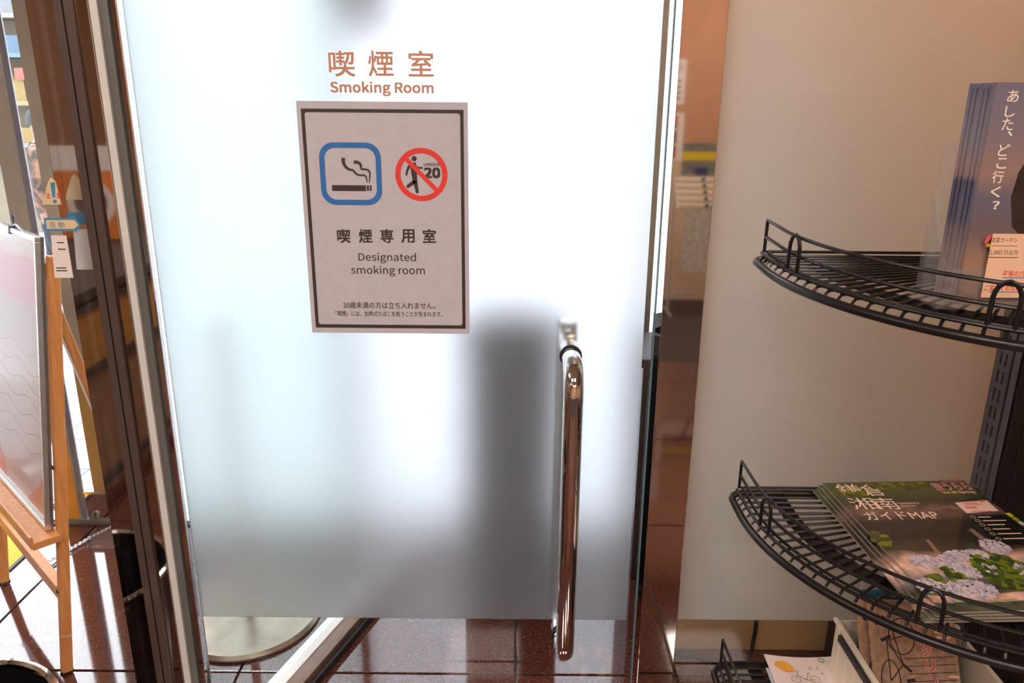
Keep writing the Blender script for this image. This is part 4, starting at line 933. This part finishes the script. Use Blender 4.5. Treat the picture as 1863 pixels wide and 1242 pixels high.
MB().tube([(-.2, 0, .15), (.2, 0, .15)], .008, 8).build('crossbar', lg, nr, True)
for k in range(5):
    y, z = -.03+.04*k, .985-.042*k; MB().box(-.2, .2, y-.012, y+.012, z, z+.026).build('newspaper_bar', MM['plastic'], nr, bevel=.003)
    MB().tube([(0, y+.013, z+.013), (0, y+.02, z+.013)], .014, 12).build('clamp', MM['black'], nr, True)
npz = MB().box(-.15, .15, -.004, .004, -.46, 0).build('newspaper', mat('newsprint', (196, 188, 178), .8, noise=.25, scale=30)); npz.location = (rk.x, rk.y+.135, .81); tag(npz, 'folded newspaper hanging from the pale rack', 'newspaper')
mg = MB().box(-.16, .16, -.003, .003, 0, .23).build('magazine', mat('grey_cover', (120, 124, 120), .4, noise=.3, scale=12)); mg.location = (rk.x, rk.y-.045, 1.02); tag(mg, 'magazine with a yellow headline band on the newspaper rack', 'magazine')
MB().box(-.16, .16, .0031, .0036, .11, .17).build('yellow_band', mat('band_ink', (226, 196, 40), .5), mg); MB().box(-.06, .03, .0031, .0036, 0, .06).build('blue_figure', mat('figure_ink', (40, 56, 110), .5), mg)
# counter at the left, beside the camera
ct = empty('counter', (-1.95, -.5, 0)); tag(ct, 'brown veneer counter with dark rails left of the camera', 'counter')
MB().box(-.35, .33, -1.3, 1.1, .0, .80).build('body', MM['wood_panel'], ct)
MB().box(.331, .338, -1.3, 1.1, .53, .74).build('panel', MM['wood_yellow'], ct)
for z in (.745, .50, .05): MB().box(.331, .352, -1.3, 1.1, z, z+.028).build('rail', MM['dark_grey'], ct)
MB().box(-.37, .37, -1.32, 1.12, .801, .83).build('top', MM['dark_grey'], ct)
fs = mir(165, 318, 3.9); ps = empty('food_sign', (fs.x-.02, fs.y, .8305)); tag(ps, 'orange noodle poster stand on the counter', 'sign')
MB().box(-.20, .20, -.008, .0, .0, .46).build('board', mat('orange_print', (226, 132, 60), .5, noise=.2, scale=9), ps); MB().box(-.20, .20, .0005, .001, .34, .46).build('white_header', MM['paper'], ps)
q = MB(); q.prism([(x, y) for x, y in circ(0, .18, .12, 32)], 0, .001); q.v = [(x, .0005+z, y) for x, y, z in q.v]; q.build('bowl_print', MM['paper'], ps)
q = MB(); q.prism([(x, y) for x, y in circ(0, .19, .085, 32)], 0, .001); q.v = [(x, .0016+z, y) for x, y, z in q.v]; q.build('noodle_print', mat('noodle_ink', (120, 90, 84), .5, noise=.3, scale=40), ps)
MB().box(-.15, .15, -.10, -.0085, 0, .012).build('foot', MM['dark_grey'], ps)
# ceiling fittings
for i, (x, y) in enumerate(((-.55, -.55), (.75, -.55), (-.2, -2.4), (1.6, -2.4), (-1.9, -1.6), (-1.7, .55))):  # last fitting houses the added vestibule light
    o = MB().ring(rrect(-.33, .33, -.33, .33, .01), rrect(-.295, .295, -.295, .295, .01), -.025, 0).build('ceiling_light', MM['ceiling']); o.location = (x, y, CEIL)
    tag(o, 'square warm ceiling light %s' % ('above and left of the camera', 'above and right of the camera', 'in the middle of the lobby', 'before the newspaper rack', 'over the counter', 'added before the glass leaf to brighten the vestibule')[i], 'lamp', 'ceiling lights')
pd = empty('pendant_lamp', (.55, -1.5, 2.0)); tag(pd, 'pendant lamp with small amber bulbs over the lobby', 'lamp')
MB().tube([(0, 0, .16), (0, 0, CEIL-2.0)], .006, 8).build('cord', MM['black'], pd, True); MB().lathe([(.0, .16), (.05, .155), (.22, .06), (.215, .055), (.05, .14), (0, .145)], n=32).build('shade', MM['bronze'], pd, True)
for k in range(6):
    a = 2*PI*k/6; MB().lathe([(0, -.03), (.018, -.022), (.024, 0), (.016, .022), (0, .03)], (.12*math.cos(a), .12*math.sin(a), .05), 14).build('bulb', MM['bulb'], pd, True)

for o in S.objects:      # fine print and slot rows, too small to pick apart singly
    if o.name.split('.')[0] in ('printed_line', 'print_line', 'contents_line', 'wave_line', 'slot_row', 'note_mark', 'red_lettering', 'bolt_hole', 'printed_foliage', 'printed_leaves', 'printed_hydrangea', 'printed_features'): o['kind'] = 'stuff'
